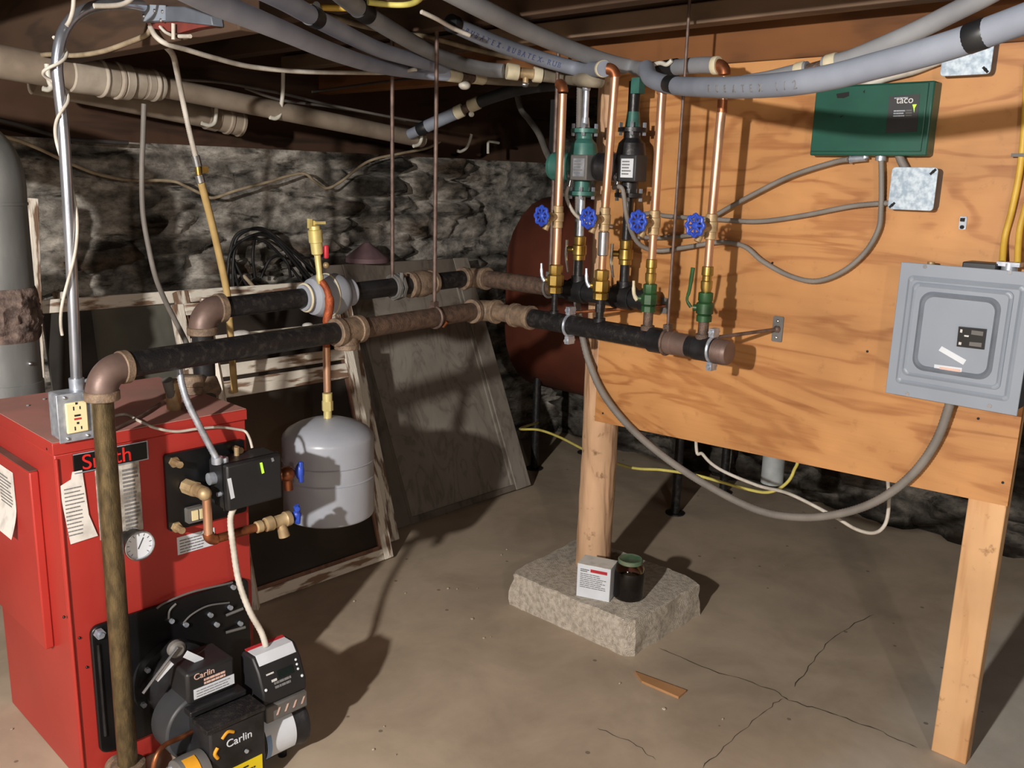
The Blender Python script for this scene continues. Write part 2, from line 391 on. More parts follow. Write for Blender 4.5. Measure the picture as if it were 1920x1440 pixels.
def pipe_elbow(mb, c, d_in, d_out, R, r, n=16, m=16):
    """quarter bend around corner c: arrives travelling along d_in, leaves along d_out"""
    d_in = V(d_in).normalized(); d_out = V(d_out).normalized(); c = V(c); pts = []
    P0 = c-d_in*R; P2 = c+d_out*R
    for k in range(n+1):
        t = k/n; a = t*math.pi/2
        pts.append(c - d_in*R*(1-math.sin(a)) + d_out*R*(1-math.cos(a)))
    mb.tube(pts, r, m); return mb
# ================================================================== SETTING
# floor: one slab with worn patches; cracks are grooves in the same mesh
def floor_mat():
    m, N, L, b = newmat('worn_concrete_floor'); b.inputs['Roughness'].default_value = 0.72
    b.inputs['Specular IOR Level'].default_value = 0.35
    tc = N.new('ShaderNodeTexCoord')
    n1 = N.new('ShaderNodeTexNoise'); n1.inputs['Scale'].default_value = 1.5; n1.inputs['Detail'].default_value = 7; n1.inputs['Distortion'].default_value = 0.6
    L.new(tc.outputs['Object'], n1.inputs['Vector'])
    # grey cleaner slab towards the near right, brown silt elsewhere
    sp = N.new('ShaderNodeSeparateXYZ'); L.new(tc.outputs['Object'], sp.inputs[0])
    g = N.new('ShaderNodeMath'); g.operation = 'MULTIPLY_ADD'; g.inputs[1].default_value = -0.75; g.inputs[2].default_value = 0.02
    L.new(sp.outputs['Y'], g.inputs[0])
    ad = N.new('ShaderNodeMath'); ad.operation = 'ADD'; L.new(g.outputs[0], ad.inputs[0]); L.new(n1.outputs['Fac'], ad.inputs[1])
    rp = N.new('ShaderNodeValToRGB'); e = rp.color_ramp.elements
    e[0].position = 0.40; e[0].color = s(184, 168, 148); e[1].position = 0.72; e[1].color = s(200, 194, 184)
    L.new(ad.outputs[0], rp.inputs[0])
    n2 = N.new('ShaderNodeTexNoise'); n2.inputs['Scale'].default_value = 3.2; n2.inputs['Detail'].default_value = 10; n2.inputs['Roughness'].default_value = 0.6; n2.inputs['Distortion'].default_value = 0.3
    L.new(tc.outputs['Object'], n2.inputs['Vector'])
    r2 = N.new('ShaderNodeValToRGB'); r2.color_ramp.elements[0].position = 0.30; r2.color_ramp.elements[1].position = 0.66
    r2.color_ramp.elements[0].color = (0.62, 0.60, 0.58, 1); r2.color_ramp.elements[1].color = (1.06, 1.05, 1.04, 1)
    L.new(n2.outputs['Fac'], r2.inputs[0])
    mm = N.new('ShaderNodeMix'); mm.data_type = 'RGBA'; mm.blend_type = 'MULTIPLY'; mm.inputs[0].default_value = 0.75
    L.new(rp.outputs[0], mm.inputs[6]); L.new(r2.outputs[0], mm.inputs[7])
    # small dark specks
    vo = N.new('ShaderNodeTexVoronoi'); vo.inputs['Scale'].default_value = 11; vo.inputs['Randomness'].default_value = 1
    L.new(tc.outputs['Object'], vo.inputs['Vector'])
    lt = N.new('ShaderNodeMath'); lt.operation = 'LESS_THAN'; lt.inputs[1].default_value = 0.075; L.new(vo.outputs['Distance'], lt.inputs[0])
    se = N.new('ShaderNodeSeparateColor'); L.new(vo.outputs['Color'], se.inputs[0])
    gt = N.new('ShaderNodeMath'); gt.operation = 'GREATER_THAN'; gt.inputs[1].default_value = 0.62; L.new(se.outputs[0], gt.inputs[0])
    mu = N.new('ShaderNodeMath'); mu.operation = 'MULTIPLY'; L.new(lt.outputs[0], mu.inputs[0]); L.new(gt.outputs[0], mu.inputs[1])
    m2 = N.new('ShaderNodeMath'); m2.operation = 'MULTIPLY'; m2.inputs[1].default_value = 0.55; L.new(mu.outputs[0], m2.inputs[0])
    mk = N.new('ShaderNodeMix'); mk.data_type = 'RGBA'; L.new(m2.outputs[0], mk.inputs[0]); L.new(mm.outputs[2], mk.inputs[6]); mk.inputs[7].default_value = s(58, 48, 42)
    L.new(mk.outputs[2], b.inputs['Base Color'])
    bp = N.new('ShaderNodeBump'); bp.inputs['Strength'].default_value = 0.10; bp.inputs['Distance'].default_value = 0.01
    L.new(n2.outputs['Fac'], bp.inputs['Height']); L.new(bp.outputs[0], b.inputs['Normal'])
    return m
M['floor'] = floor_mat()
M['crack'] = mat('crack_dirt', s(74, 66, 58), 0.95)
RX0, RX1, RY0, RY1 = -2.6, 4.1, -2.1, 3.5
mb = MB(); mb.box(RX0, RX1, RY0, RY1, -0.12, 0.0)
mb.cm = 1
def crack(px, w0):
    P = [PZ(x, y, 0.0006) for x, y in px]; P = spline(P, 6); rr = random.Random(len(P))
    for i in range(1, len(P)-1): P[i] = P[i] + V((rr.uniform(-.006, .006), rr.uniform(-.006, .006), 0))
    vs = []; 
    for i, p in enumerate(P):
        t = (P[min(i+1, len(P)-1)]-P[max(i-1, 0)]); n = V((-t.y, t.x, 0)).normalized()
        ww = w0*(0.4+0.9*rr.random())*(0.2 if i in (0, len(P)-1) else 1); vs += [p+n*ww, p-n*ww]
    mb.add(vs, [(2*i, 2*i+1, 2*i+3, 2*i+2) for i in range(len(P)-1)])
crack([(1235, 1215), (1330, 1255), (1440, 1290), (1490, 1316), (1560, 1338), (1640, 1366), (1720, 1402)], 0.0022)
crack([(1640, 1152), (1565, 1192), (1525, 1240), (1490, 1288)], 0.0016)
crack([(1470, 1310), (1430, 1335), (1370, 1390), (1318, 1440)], 0.0013)
crack([(1120, 1365), (1185, 1392), (1230, 1425)], 0.0012)
f = struct(obj(mb, 'floor', ['floor', 'crack'], smooth=False))

M['strap'] = wood_mat('pale_strapping', s(132, 108, 88), s(92, 72, 58), 1, 3, 5, fine=40, rough=0.85)
# ceiling: boards above joists
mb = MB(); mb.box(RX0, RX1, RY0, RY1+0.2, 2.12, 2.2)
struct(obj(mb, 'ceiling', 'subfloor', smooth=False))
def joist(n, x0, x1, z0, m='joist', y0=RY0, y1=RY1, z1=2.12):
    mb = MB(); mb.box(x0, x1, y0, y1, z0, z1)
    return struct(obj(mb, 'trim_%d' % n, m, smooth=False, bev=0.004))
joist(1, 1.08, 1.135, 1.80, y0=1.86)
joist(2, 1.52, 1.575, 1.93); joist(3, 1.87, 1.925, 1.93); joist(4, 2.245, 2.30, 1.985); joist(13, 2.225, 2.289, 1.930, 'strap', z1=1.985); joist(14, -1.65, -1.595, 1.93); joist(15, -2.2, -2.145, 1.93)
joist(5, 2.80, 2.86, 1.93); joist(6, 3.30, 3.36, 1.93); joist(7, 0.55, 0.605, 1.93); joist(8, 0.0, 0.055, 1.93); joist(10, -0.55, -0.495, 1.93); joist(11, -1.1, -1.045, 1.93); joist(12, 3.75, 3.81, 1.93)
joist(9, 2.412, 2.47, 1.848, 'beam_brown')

# rubble walls with real relief
def stone_wall(name, fn, nrm, L_, H_, step, seed, pale=0.0, tone=1.0):
    nu = int(L_/step); nv = int(H_/step)
    off = V((seed*17.3, seed*5.1, seed*3.7))
    cols = []; rows = [0.0]; rr = random.Random(seed)
    def cell(u, v):
        wob = noise.noise_vector(V((u*2.2, v*3.0, 0))+off)*0.20 + noise.noise_vector(V((u*6, v*8, 4))+off)*0.07
        q = V((u*2.7+wob.x*1.3, v*9.5+wob.y*2.4, 0))+off
        d, pts = noise.voronoi(q, distance_metric='DISTANCE', exponent=2.5)
        return d, pts
    vs = []; cl = []
    for i in range(nu+1):
        for j in range(nv+1):
            u = L_*i/nu; v = H_*j/nv
            d, pts = cell(u, v); e = d[1]-d[0]
            k = noise.cell(pts[0]*3.1); k2 = noise.cell(pts[0]*7.7+V((3, 1, 2)))
            edge = min(1, max(0, (e-0.05)/0.16))
            smear = noise.fractal(V((u*1.5, v*2.0, 7))+off, 0.9, 2.1, 4) + pale*(0.5 if u > L_*0.5 else 0.1)
            sm = min(1, max(0, (smear-0.16)/0.25))
            fine = noise.fractal(V((u*9, v*16, 3))+off, 0.8, 2.0, 6)
            st = edge*(1-0.75*sm)
            h = st*(0.045+0.05*abs(k)) + fine*0.014 + noise.noise(V((u*1.2, v*1.4, 1))+off)*0.03
            vs.append(fn(u, v) + nrm*h)
            a = abs(k2); dark = V((0.022, 0.020, 0.0185)); mid = V((0.15, 0.132, 0.112)); bro = V((0.11, 0.08, 0.058))
            stone = dark.lerp(mid, a) if k > 0 else bro.lerp(dark, 0.7*a)
            stone = stone*(0.8+0.5*fine)
            mort = V((0.40, 0.37, 0.33)).lerp(V((0.16, 0.146, 0.128)), min(1, max(0, 0.55-fine*1.2)))
            if pale and u > L_*0.45: mort = mort*1.05 + V((0.03, 0.034, 0.038))
            c = mort.lerp(stone, st)
            lay = noise.noise(V((u*1.3, v*13, 9))+off)
            if lay > 0.28: c = c*(1-0.72*min(1, (lay-0.28)*5))
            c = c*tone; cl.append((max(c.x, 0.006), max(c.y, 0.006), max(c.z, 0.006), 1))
    fs = [(i*(nv+1)+j, (i+1)*(nv+1)+j, (i+1)*(nv+1)+j+1, i*(nv+1)+j+1) for i in range(nu) for j in range(nv)]
    me = bpy.data.meshes.new(name); o0 = fn(L_/2, 0); me.from_pydata([p-o0 for p in vs], [], fs)
    at = me.color_attributes.new('stone', 'FLOAT_COLOR', 'POINT')
    for i, c in enumerate(cl): at.data[i].color = c
    for p in me.polygons: p.use_smooth = True
    me.materials.append(M['stone'])
    o = bpy.data.objects.new(name, me); COL.objects.link(o); o.location = o0; ORG[name] = o0
    return struct(o)
def stone_mat():
    m, N, L, b = newmat('mortared_rubble'); b.inputs['Roughness'].default_value = 0.92; b.inputs['Specular IOR Level'].default_value = 0.2
    a = N.new('ShaderNodeVertexColor'); a.layer_name = 'stone'
    tc = N.new('ShaderNodeTexCoord'); mp = N.new('ShaderNodeMapping'); mp.inputs['Scale'].default_value = (1, 1, 1.8)
    L.new(tc.outputs['Object'], mp.inputs[0])
    n1 = N.new('ShaderNodeTexNoise'); n1.inputs['Scale'].default_value = 22; n1.inputs['Detail'].default_value = 9; n1.inputs['Roughness'].default_value = 0.7
    L.new(mp.outputs[0], n1.inputs['Vector'])
    r = N.new('ShaderNodeValToRGB'); r.color_ramp.elements[0].position = 0.30; r.color_ramp.elements[1].position = 0.70
    r.color_ramp.elements[0].color = (0.38, 0.37, 0.36, 1); r.color_ramp.elements[1].color = (1.6, 1.58, 1.54, 1)
    L.new(n1.outputs['Fac'], r.inputs[0])
    mm = N.new('ShaderNodeMix'); mm.data_type = 'RGBA'; mm.blend_type = 'MULTIPLY'; mm.inputs[0].default_value = 1
    L.new(a.outputs[0], mm.inputs[6]); L.new(r.outputs[0], mm.inputs[7])
    # thin dark bedding gaps and pits between the slabs
    mq = N.new('ShaderNodeMapping'); mq.inputs['Scale'].default_value = (1.0, 1.0, 3.4); L.new(tc.outputs['Object'], mq.inputs[0])
    n5 = N.new('ShaderNodeTexNoise'); n5.inputs['Scale'].default_value = 5.0; n5.inputs['Detail'].default_value = 7; n5.inputs['Roughness'].default_value = 0.62; n5.inputs['Distortion'].default_value = 0.5
    L.new(mq.outputs[0], n5.inputs['Vector'])
    r5 = N.new('ShaderNodeValToRGB'); e5 = r5.color_ramp.elements; e5[0].position = 0.36; e5[0].color = (0.10, 0.095, 0.09, 1); e5[1].position = 0.45; e5[1].color = (1, 1, 1, 1)
    L.new(n5.outputs['Fac'], r5.inputs[0])
    m5 = N.new('ShaderNodeMix'); m5.data_type = 'RGBA'; m5.blend_type = 'MULTIPLY'; m5.inputs[0].default_value = 0.9
    L.new(mm.outputs[2], m5.inputs[6]); L.new(r5.outputs[0], m5.inputs[7]); L.new(m5.outputs[2], b.inputs['Base Color'])
    bp = N.new('ShaderNodeBump'); bp.inputs['Strength'].default_value = 0.6; bp.inputs['Distance'].default_value = 0.02
    L.new(n1.outputs['Fac'], bp.inputs['Height']); L.new(bp.outputs[0], b.inputs['Normal'])
    return m
M['stone'] = stone_mat()
stone_wall('wall_back', lambda u, v: V((RX0+u, RY1, v)), V((0, -1, 0)), RX1-RX0, 1.60, 0.0155, 3, pale=0.9)
mb = MB(); mb.box(RX0, RX1, RY1+0.12, RY1+0.2, 1.40, 2.12); struct(obj(mb, 'trim_16', 'subfloor', smooth=False))
mb = MB(); mb.box(RX0, RX1, RY1+0.05, RY1+0.12, 1.40, 1.60); struct(obj(mb, 'trim_17', 'dark_board', smooth=False))
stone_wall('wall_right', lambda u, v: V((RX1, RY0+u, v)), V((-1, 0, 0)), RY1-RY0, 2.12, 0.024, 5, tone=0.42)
mb = MB(); mb.box(RX0-0.1, RX0, RY0, RY1, 0, 2.12); struct(obj(mb, 'wall_left', mat('plain_wall_dark', s(92, 84, 74), 0.9), smooth=False))
mb = MB(); mb.box(RX0, RX1, RY0-0.1, RY0, 0, 2.12); struct(obj(mb, 'wall_front', mat('plain_wall_dark_b', s(92, 84, 74), 0.9), smooth=False))

# ================================================================== PARTITION: plywood, posts, footing
mb = MB(); mb.prism([(2.4, 1.862, 0.692), (2.4, 0.553, 0.742), (2.4, 0.553, 1.845), (2.4, 1.852, 1.845)], (0.012, 0, 0))
ply = tag(obj(mb, 'plywood_board', 'ply', smooth=False), 'large orange-brown plywood sheet carrying the green box and the electrical panel', 'plywood board')
mb = MB()
for px in [(1763, 563.5), (1626, 659), (1834, 785), (1880, 905), (1130, 775), (1448, 493)]:
    mb.nx(); p = PX(px[0], px[1], 2.3985); mb.cyl(p, p+V((0.003, 0, 0)), 0.0035, n=8)
obj(mb, 'nail_hole', 'ink_black', ply)
mb = MB(); mb.box(2.4125, 2.452, 0.558, 0.648, 0.0, 1.847)
post = tag(obj(mb, 'stud_post', 'lumber', bev=0.003), 'pale pine two-by-four leg under the right end of the plywood sheet', 'post')
mb = MB(); rr = random.Random(2)
prof = []
def logfn(u, v):
    a = u*2*math.pi; z = 0.12+v*1.726
    r = 0.064*(1+0.05*noise.noise(V((math.cos(a)*1.2, math.sin(a)*1.2, z*2.5)))) + 0.003*noise.noise(V((math.cos(a)*4, math.sin(a)*4, z*14)))
    return V((2.4785+math.cos(a)*r*0.98, 1.895+math.sin(a)*r, z))
mb.grid(logfn, 40, 90)
mb.cyl((2.4785, 1.895, 0.1205), (2.4785, 1.895, 0.124), 0.06); mb.cyl((2.4785, 1.895, 1.84), (2.4785, 1.895, 1.8465), 0.06)
tag(obj(mb, 'log_post', 'log', ang=60), 'round debarked log post standing on the concrete footing block', 'post')
# footing block
top = [(2.200, 2.045), (2.225, 2.062), (2.625, 2.092), (2.652, 2.07), (2.660, 1.60), (2.625, 1.535), (2.235, 1.525), (2.208, 1.55)]
mb = MB()
def ringpts(k, z):
    c = V((2.43, 1.80)); out = []
    P = [V(p) for p in top]; n = len(P)
    for i in range(n):
        a = P[i]; b = P[(i+1) % n]; m_ = max(2, int((b-a).length/0.02))
        for q in range(m_):
            p = a.lerp(b, q/m_); d = (p-c)
            j = 1+k
            p = c+d*j; p3 = V((p.x, p.y, z)); nv = noise.fractal(p3*14, 0.8, 2, 5)
            out.append(V((p.x+d.x*0.016*nv/0.3*0.6, p.y+d.y*0.016*nv/0.3*0.6, z)))
    return out
R_ = [ringpts(0.025, 0.0), ringpts(0.018, 0.022), ringpts(0.018, 0.05), ringpts(0.012, 0.075), ringpts(0.006, 0.1), ringpts(0.0, 0.116), ringpts(-0.02, 0.12)]
n_ = len(R_[0]); vs = [p for r in R_ for p in r]; fs = []
for i in range(len(R_)-1):
    for k in range(n_): fs.append((i*n_+k, i*n_+(k+1) % n_, (i+1)*n_+(k+1) % n_, (i+1)*n_+k))
fs.append(tuple(range((len(R_)-1)*n_, len(R_)*n_))); fs.append(tuple(range(n_)))
mb.add(vs, fs)
tag(obj(mb, 'footing_block', 'concrete', ang=30), 'rough pale concrete footing block on the floor under the log post', 'concrete block')

# carton on the footing
A = PZ(1080, 1117, 0.1205); B = PZ(1142, 1130, 0.1205); eu = (B-A); eu.z = 0; wc = eu.length; eu.normalize(); en = V((-eu.y, eu.x, 0))
if en.x < 0: en = -en
box = thing('carton', 'small white carton with red and grey print on the footing block', 'box', (A+B)/2+en*0.04)
mb = MB(); hb = 0.118
a = A; mb.prism([a, a+eu*wc, a+eu*wc+en*0.082, a+en*0.082], (0, 0, hb))
obj(mb, 'carton_body', 'white', box, bev=0.002)
mb = MB(); t = a+V((0, 0, hb+0.0005)); mb.prism([t, t+eu*wc, t+eu*wc+en*0.04, t+en*0.04], (0, 0, 0.0015)); t2 = t+en*0.0412
mb.prism([t2, t2+eu*wc, t2+eu*wc+en*0.04, t2+en*0.04], (0, 0, 0.001))
obj(mb, 'flap', 'paper', box, smooth=False)
mb = MB(); p = a-en*0.0008+eu*(wc*0.40)+V((0, 0, hb-0.022)); mb.prism([p, p+eu*(wc*0.5), p+eu*(wc*0.5)+V((0, 0, 0.011)), p+V((0, 0, 0.011))], en*0.0006)
lb = obj(mb, 'red_label', 'ink_red', box, smooth=False); lb['label'] = 'red printed band'
lines(lb, 'ink', a-en*0.001+eu*(wc*0.10)+V((0, 0, hb-0.030)), eu, (0, 0, 1), wc*0.78, 8, 0.0068, 0.0026)
lines(lb, 'ink', a-en*0.001+eu*(wc*0.10)+V((0, 0, hb-0.014)), eu, (0, 0, 1), wc*0.27, 2, 0.006, 0.0035)
# jar
jc = PZ(1178, 1119, 0.1205)
jar = thing('glass_jar', 'dark filled glass jar with tarnished green lid beside the white carton', 'jar', jc)
mb = MB(); mb.lathe(jc, (0, 0, 1), [(0, 0.044), (0.004, 0.050), (0.012, 0.0525), (0.088, 0.0525), (0.100, 0.050)], 32); obj(mb, 'contents', 'jar', jar)
def glass():
    m, N, L, b = newmat('jar_glass'); b.inputs['Transmission Weight'].default_value = 1; b.inputs['Roughness'].default_value = 0.08; b.inputs['IOR'].default_value = 1.15; b.inputs['Base Color'].default_value = (0.75, 0.8, 0.78, 1)
    return m
M['glass'] = glass()
mb = MB(); mb.lathe(jc+V((0, 0, 0.1005)), (0, 0, 1), [(0, 0.0502), (0.012, 0.047), (0.022, 0.040), (0.026, 0.037)], 32); obj(mb, 'glass_shoulder', 'glass', jar)
mb = MB(); mb.lathe(jc+V((0, 0, 0.127)), (0, 0, 1), [(0, 0.0405), (0.001, 0.042), (0.012, 0.042), (0.0145, 0.039), (0.0125, 0.036)], 32); obj(mb, 'jar_lid', 'lid_green', jar)
# shim
mb = MB(); P = [PZ(x, y, 0.0) for x, y in [(1189, 1262), (1203, 1281), (1272, 1311), (1287, 1298)]]
mb.prism(P, (0, 0, 0.008)); tag(obj(mb, 'wood_shim', 'shim', smooth=False, bev=0.001), 'tan scrap of wood lying on the floor in front of the footing', 'wood scrap')
# crumbs
mb = MB(); rr = random.Random(11)
for px in [(760, 1112), (840, 1103), (857, 1104), (895, 1103), (907, 1196), (920, 1194), (720, 1362), (1162, 1281), (1245, 1329), (664, 1127), (742, 1415), (1355, 1348), (1697, 1039), (1470, 1060), (940, 1040), (950, 1030), (700, 1405), (22, 1367), (885, 1160)]:
    c = PZ(px[0], px[1], 0.003); r = rr.uniform(0.0025, 0.006); mb.sphere(c, r, (1, rr.uniform(.6, 1.2), 0.6), 6, 4)
o = tag(obj(mb, 'floor_crumbs', 'debris'), 'scattered pale crumbs of mortar on the brown floor', 'debris'); o['kind'] = 'stuff'

# ================================================================== OIL TANK
ot = thing('oil_storage_tank', 'big reddish-brown steel oil tank on pipe legs against the far stone wall', 'tank', (3.62, 2.45, 0))
mb = MB(); zc0, zc1, rt = 0.745, 1.09, 0.335
prof = []
for k in range(13): a = math.pi*k/12; prof.append((3.64+rt*math.cos(a), zc1+rt*math.sin(a)))
for k in range(13): a = math.pi+math.pi*k/12; prof.append((3.64+rt*math.cos(a), zc0+rt*math.sin(a)))
ys = [(1.70, 0.86), (1.715, 0.95), (1.74, 1.0), (3.17, 1.0), (3.195, 0.95), (3.21, 0.86)]
vs = []; n = len(prof); fs = []
for y, k in ys:
    for x, z in prof: vs.append(V((3.64+(x-3.64)*k, y, 0.9175+(z-0.9175)*k)))
for i in range(len(ys)-1):
    for q in range(n): fs.append((i*n+q, i*n+(q+1) % n, (i+1)*n+(q+1) % n, (i+1)*n+q))
fs += [tuple(range(n)), tuple((len(ys)-1)*n+q for q in range(n))]
mb.add(vs, fs); obj(mb, 'tank_shell', 'oil_tank', ot, ang=50)
mb = MB(); mb.box(3.30, 3.302, 2.40, 2.52, 0.85, 0.91); 
for x, y in ((3.43, 2.16), (3.43, 3.05), (3.86, 2.16), (3.86, 3.05)):
    m2 = MB(); m2.cyl((x, y, 0.006), (x, y, 0.50), 0.021); m2.cyl((x, y, 0), (x, y, 0.006), 0.045); obj(m2, 'leg', 'black_rust', ot)
# ================================================================== BOILER
BX0, BX1, BY, BYB, BZ = 0.71, 1.196, 2.098, 2.60, 0.889
bo = thing('boiler', 'red enamelled boiler cabinet with dusty top and black front plates at the left', 'boiler', (0.953, 2.35, 0))
FR = V((1, 0, 0)); UPV = V((0, 0, 1)); OUT = V((0, -1, 0))
def F(x, z, d=0.0): return V((x, BY-d, z))
mb = MB(); mb.box(BX0, BX1, BY, BYB, 0, BZ-0.03); obj(mb, 'jacket', 'red', bo, bev=0.004)
mb = MB(); mb.box(BX0-0.003, BX1+0.003, BY-0.004, BYB+0.003, BZ-0.03, BZ-0.0015); obj(mb, 'lid_rim', 'red', bo, bev=0.002)
mb = MB(); mb.box(BX0-0.001, BX1+0.001, BY-0.002, BYB+0.001, BZ-0.0015, BZ); obj(mb, 'lid', 'red_dusty', bo, smooth=False)
mb = MB()
for px in [(52, 760), (83, 748), (212, 727)]: mb.nx(); mb.sphere(PZ(px[0], px[1], BZ+0.002), 0.004, (1, 1, .6), 6, 4)
obj(mb, 'lid_screw', 'galv', bo)
# corner trim ridge + rivets
mb = MB(); mb.cyl((BX0+0.004, BY-0.002, 0.02), (BX0+0.004, BY-0.002, BZ-0.04), 0.004, n=10); obj(mb, 'corner_seam', 'red', bo)
mb = MB()
for z, x in ((0.862, 0.709),): mb.sphere((BX0-0.001, BY+0.03, 0.868), 0.004, n=8, m=6)
for (x, y) in [(120, 1157), (149, 1196), (163, 1251)]:
    mb.nx(); p = PY(x, y, BY-0.001); mb.sphere(p, 0.0035, n=8, m=6)
obj(mb, 'jacket_screw', 'black', bo)
# raised access panel on the left side
mb = MB(); mb.box(BX0-0.022, BX0, 2.205, 2.56, 0.335, 0.795); sp = obj(mb, 'side_panel', 'red', bo, bev=0.004)
mb = MB(); mb.box(BX0-0.0205, BX0-0.001, 2.21, 2.555, 0.7955, 0.797); obj(mb, 'panel_ledge', 'dust', sp, smooth=False)
# paper taped on the side panel
mb = MB()
def papf(u, v):
    x = BX0-0.0235-0.02*max(0, v-0.55)**1.5*3; y = 2.315+u*0.125+0.02*v*0; z = 0.768-v*0.17-0.0*u
    return V((x, y, z))
mb.grid(papf, 2, 12); pn = obj(mb, 'side_note', 'paper', bo); pn['label'] = 'curling white paper note'
lines(pn, 'ink', (BX0-0.0245, 2.42, 0.745), (0, -1, 0), (0, 0, 1), 0.085, 9, 0.009, 0.003)
# nameplate
mb = MB(); mb.box(0.750, 0.926, BY-0.004, BY, 0.806, 0.854); npl = obj(mb, 'nameplate', 'black', bo, bev=0.001)
mb = MB(); mb.box(0.750, 0.926, BY-0.0055, BY-0.004, 0.8515, 0.854); mb.box(0.9235, 0.926, BY-0.0055, BY-0.004, 0.806, 0.8515); mb.box(0.750, 0.9235, BY-0.0055, BY-0.004, 0.806, 0.8085)
obj(mb, 'plate_border', 'galv', npl, smooth=False)
text('Smith', 0.052, 'logo_red', npl, F(0.768, 0.8125, 0.0045), FR, UPV, 0.0012)
# rating plates and sheets
mb = MB(); mb.box(0.798, 0.903, BY-0.002, BY, 0.628, 0.806); rl = obj(mb, 'rating_label', 'paper_old', bo, smooth=False)
lines(rl, 'ink', F(0.803, 0.798, 0.0024), FR, UPV, 0.045, 17, 0.010, 0.0045); lines(rl, 'ink', F(0.860, 0.792, 0.0024), FR, UPV, 0.040, 16, 0.010, 0.0055)
mb = MB(); P = [F(0.714, 0.783), F(0.742, 0.795), F(0.746, 0.812), F(0.768, 0.812), F(0.775, 0.70), F(0.792, 0.642), F(0.729, 0.638)]
mb.prism([p+OUT*0.003 for p in P], OUT*0.0012); sh = obj(mb, 'service_sheet', 'paper', bo, smooth=False)
lines(sh, 'ink', F(0.724, 0.775, 0.0046), FR, UPV, 0.045, 13, 0.0095, 0.0028)
mb = MB(); mb.box(0.988, 1.092, BY-0.0015, BY, 0.533, 0.581); ws = obj(mb, 'warning_label', 'white', bo, smooth=False)
lines(ws, 'ink', F(0.994, 0.572, 0.002), FR, UPV, 0.085, 5, 0.008, 0.003)
# gauge
g0 = PY(262, 1023, 2.012)
gv = V((g0.x, BY, g0.z)); ga = obj(MB().lathe(gv, OUT, [(0, 0.012), (0.045, 0.012), (0.046, 0.030), (0.076, 0.032), (0.080, 0.036), (0.088, 0.037), (0.088, 0.033), (0.083, 0.033)], 36), 'gauge', 'black', bo)
obj(MB().lathe(gv+OUT*0.0835, OUT, [(0, 0.0325), (0.001, 0.0325)], 36), 'dial_face', 'white', ga)
mb = MB(); mb.ring(gv+OUT*0.087, OUT, 0.0345, 0.0026, 36, 8); obj(mb, 'gauge_bezel', 'chrome', ga)
mb = MB()
for k in range(11):
    a = math.radians(225-27*k); e = V((math.cos(a), 0, math.sin(a))); c = gv+OUT*0.085+e*0.027; mb.cyl(c-e*0.003, c+e*0.003, 0.0006, n=6)
mb.cyl(gv+OUT*0.0855-V((0.004, 0, 0.008)), gv+OUT*0.0855+V((0.010, 0, 0.018)), 0.0009, n=6); obj(mb, 'gauge_needle', 'ink_black', ga)
# coil plate (upper right) with bolts
mb = MB(); mb.prism([F(x, z) for x, z in rrect(1.073, 0.708, 0.218, 0.203, 0.008)], OUT*0.012); cp = obj(mb, 'coil_plate', 'black', bo, smooth=False)
mb = MB()
for px in ((326, 866), (330, 988)):
    mb.nx(); p = PY(px[0], px[1], BY-0.012); mb.cyl(p, p+OUT*0.034, 0.009, n=8); mb.cyl(p, p+OUT*0.008, 0.014, n=6)
mb.nx(); p = F(1.155, 0.79, 0.012); mb.cyl(p, p+OUT*0.03, 0.009, n=8)
obj(mb, 'coil_bolt', 'brass_dull', cp)
mb = MB(); p = PY(362, 962, BY-0.012); mb.prism([p+V((x, 0, z)) for x, z in rrect(0, 0, 0.046, 0.040, 0.004)], OUT*0.016)
jb = obj(mb, 'wire_terminal', 'mid_grey', cp); mb = MB(); mb.boxc(p+OUT*0.018+V((-0.004, 0, 0)), (0.016, 0.004, 0.026)); mb.boxc(p+OUT*0.018+V((0.013, 0, 0)), (0.008, 0.004, 0.026)); obj(mb, 'terminal_block', 'cream', jb)
# well fitting out of the coil plate
# burner mounting plate
mb = MB(); mb.prism([F(x, z) for x, z in rrect(0.966, 0.243, 0.424, 0.348, 0.022)], OUT*0.014); bp_ = obj(mb, 'burner_plate', 'black', bo, bev=0.003)
mb = MB()
for px in ((185, 1187), ): p = PY(px[0], px[1], BY-0.014); mb.cyl(p, p+OUT*0.012, 0.013, n=6); mb.cyl(p+OUT*0.012, p+OUT*0.02, 0.007, n=10)
for px in ((320, 1163), (347, 1170), (393, 1152), (430, 1138), (405, 1170), (449, 1168), (436, 1100)):
    mb.nx(); p = PY(px[0], px[1], BY-0.014); mb.cyl(p, p+OUT*0.010, 0.0065, n=8)
obj(mb, 'plate_bolt', 'galv', bp_)
mb = MB()
def arc(px, r): mb.nx(); mb.tube([PY(x, y, BY-0.018) for x, y in px], r, 8, 6)
arc([(294, 1141), (310, 1130), (360, 1110), (420, 1096), (436, 1092)], 0.003)
arc([(316, 1160), (318, 1145), (330, 1132)], 0.003)
arc([(344, 1168), (360, 1152), (390, 1136), (430, 1130)], 0.0025)
mb.nx(); mb.cyl(PY(424, 1154, BY-0.02), PY(456, 1141, BY-0.03), 0.004, n=8); mb.nx(); mb.cyl(PY(424, 1186, BY-0.02), PY(460, 1176, BY-0.03), 0.004, n=8)
obj(mb, 'plate_rib', 'mid_grey', bp_)
mb = MB(); p0 = F(0.757, 0.09, 0.015); mb.tube([F(0.768, 0.37, 0.016), F(0.768, 0.12, 0.016)], 0.004, 8); obj(mb, 'plate_bead', 'black_iron', bp_)

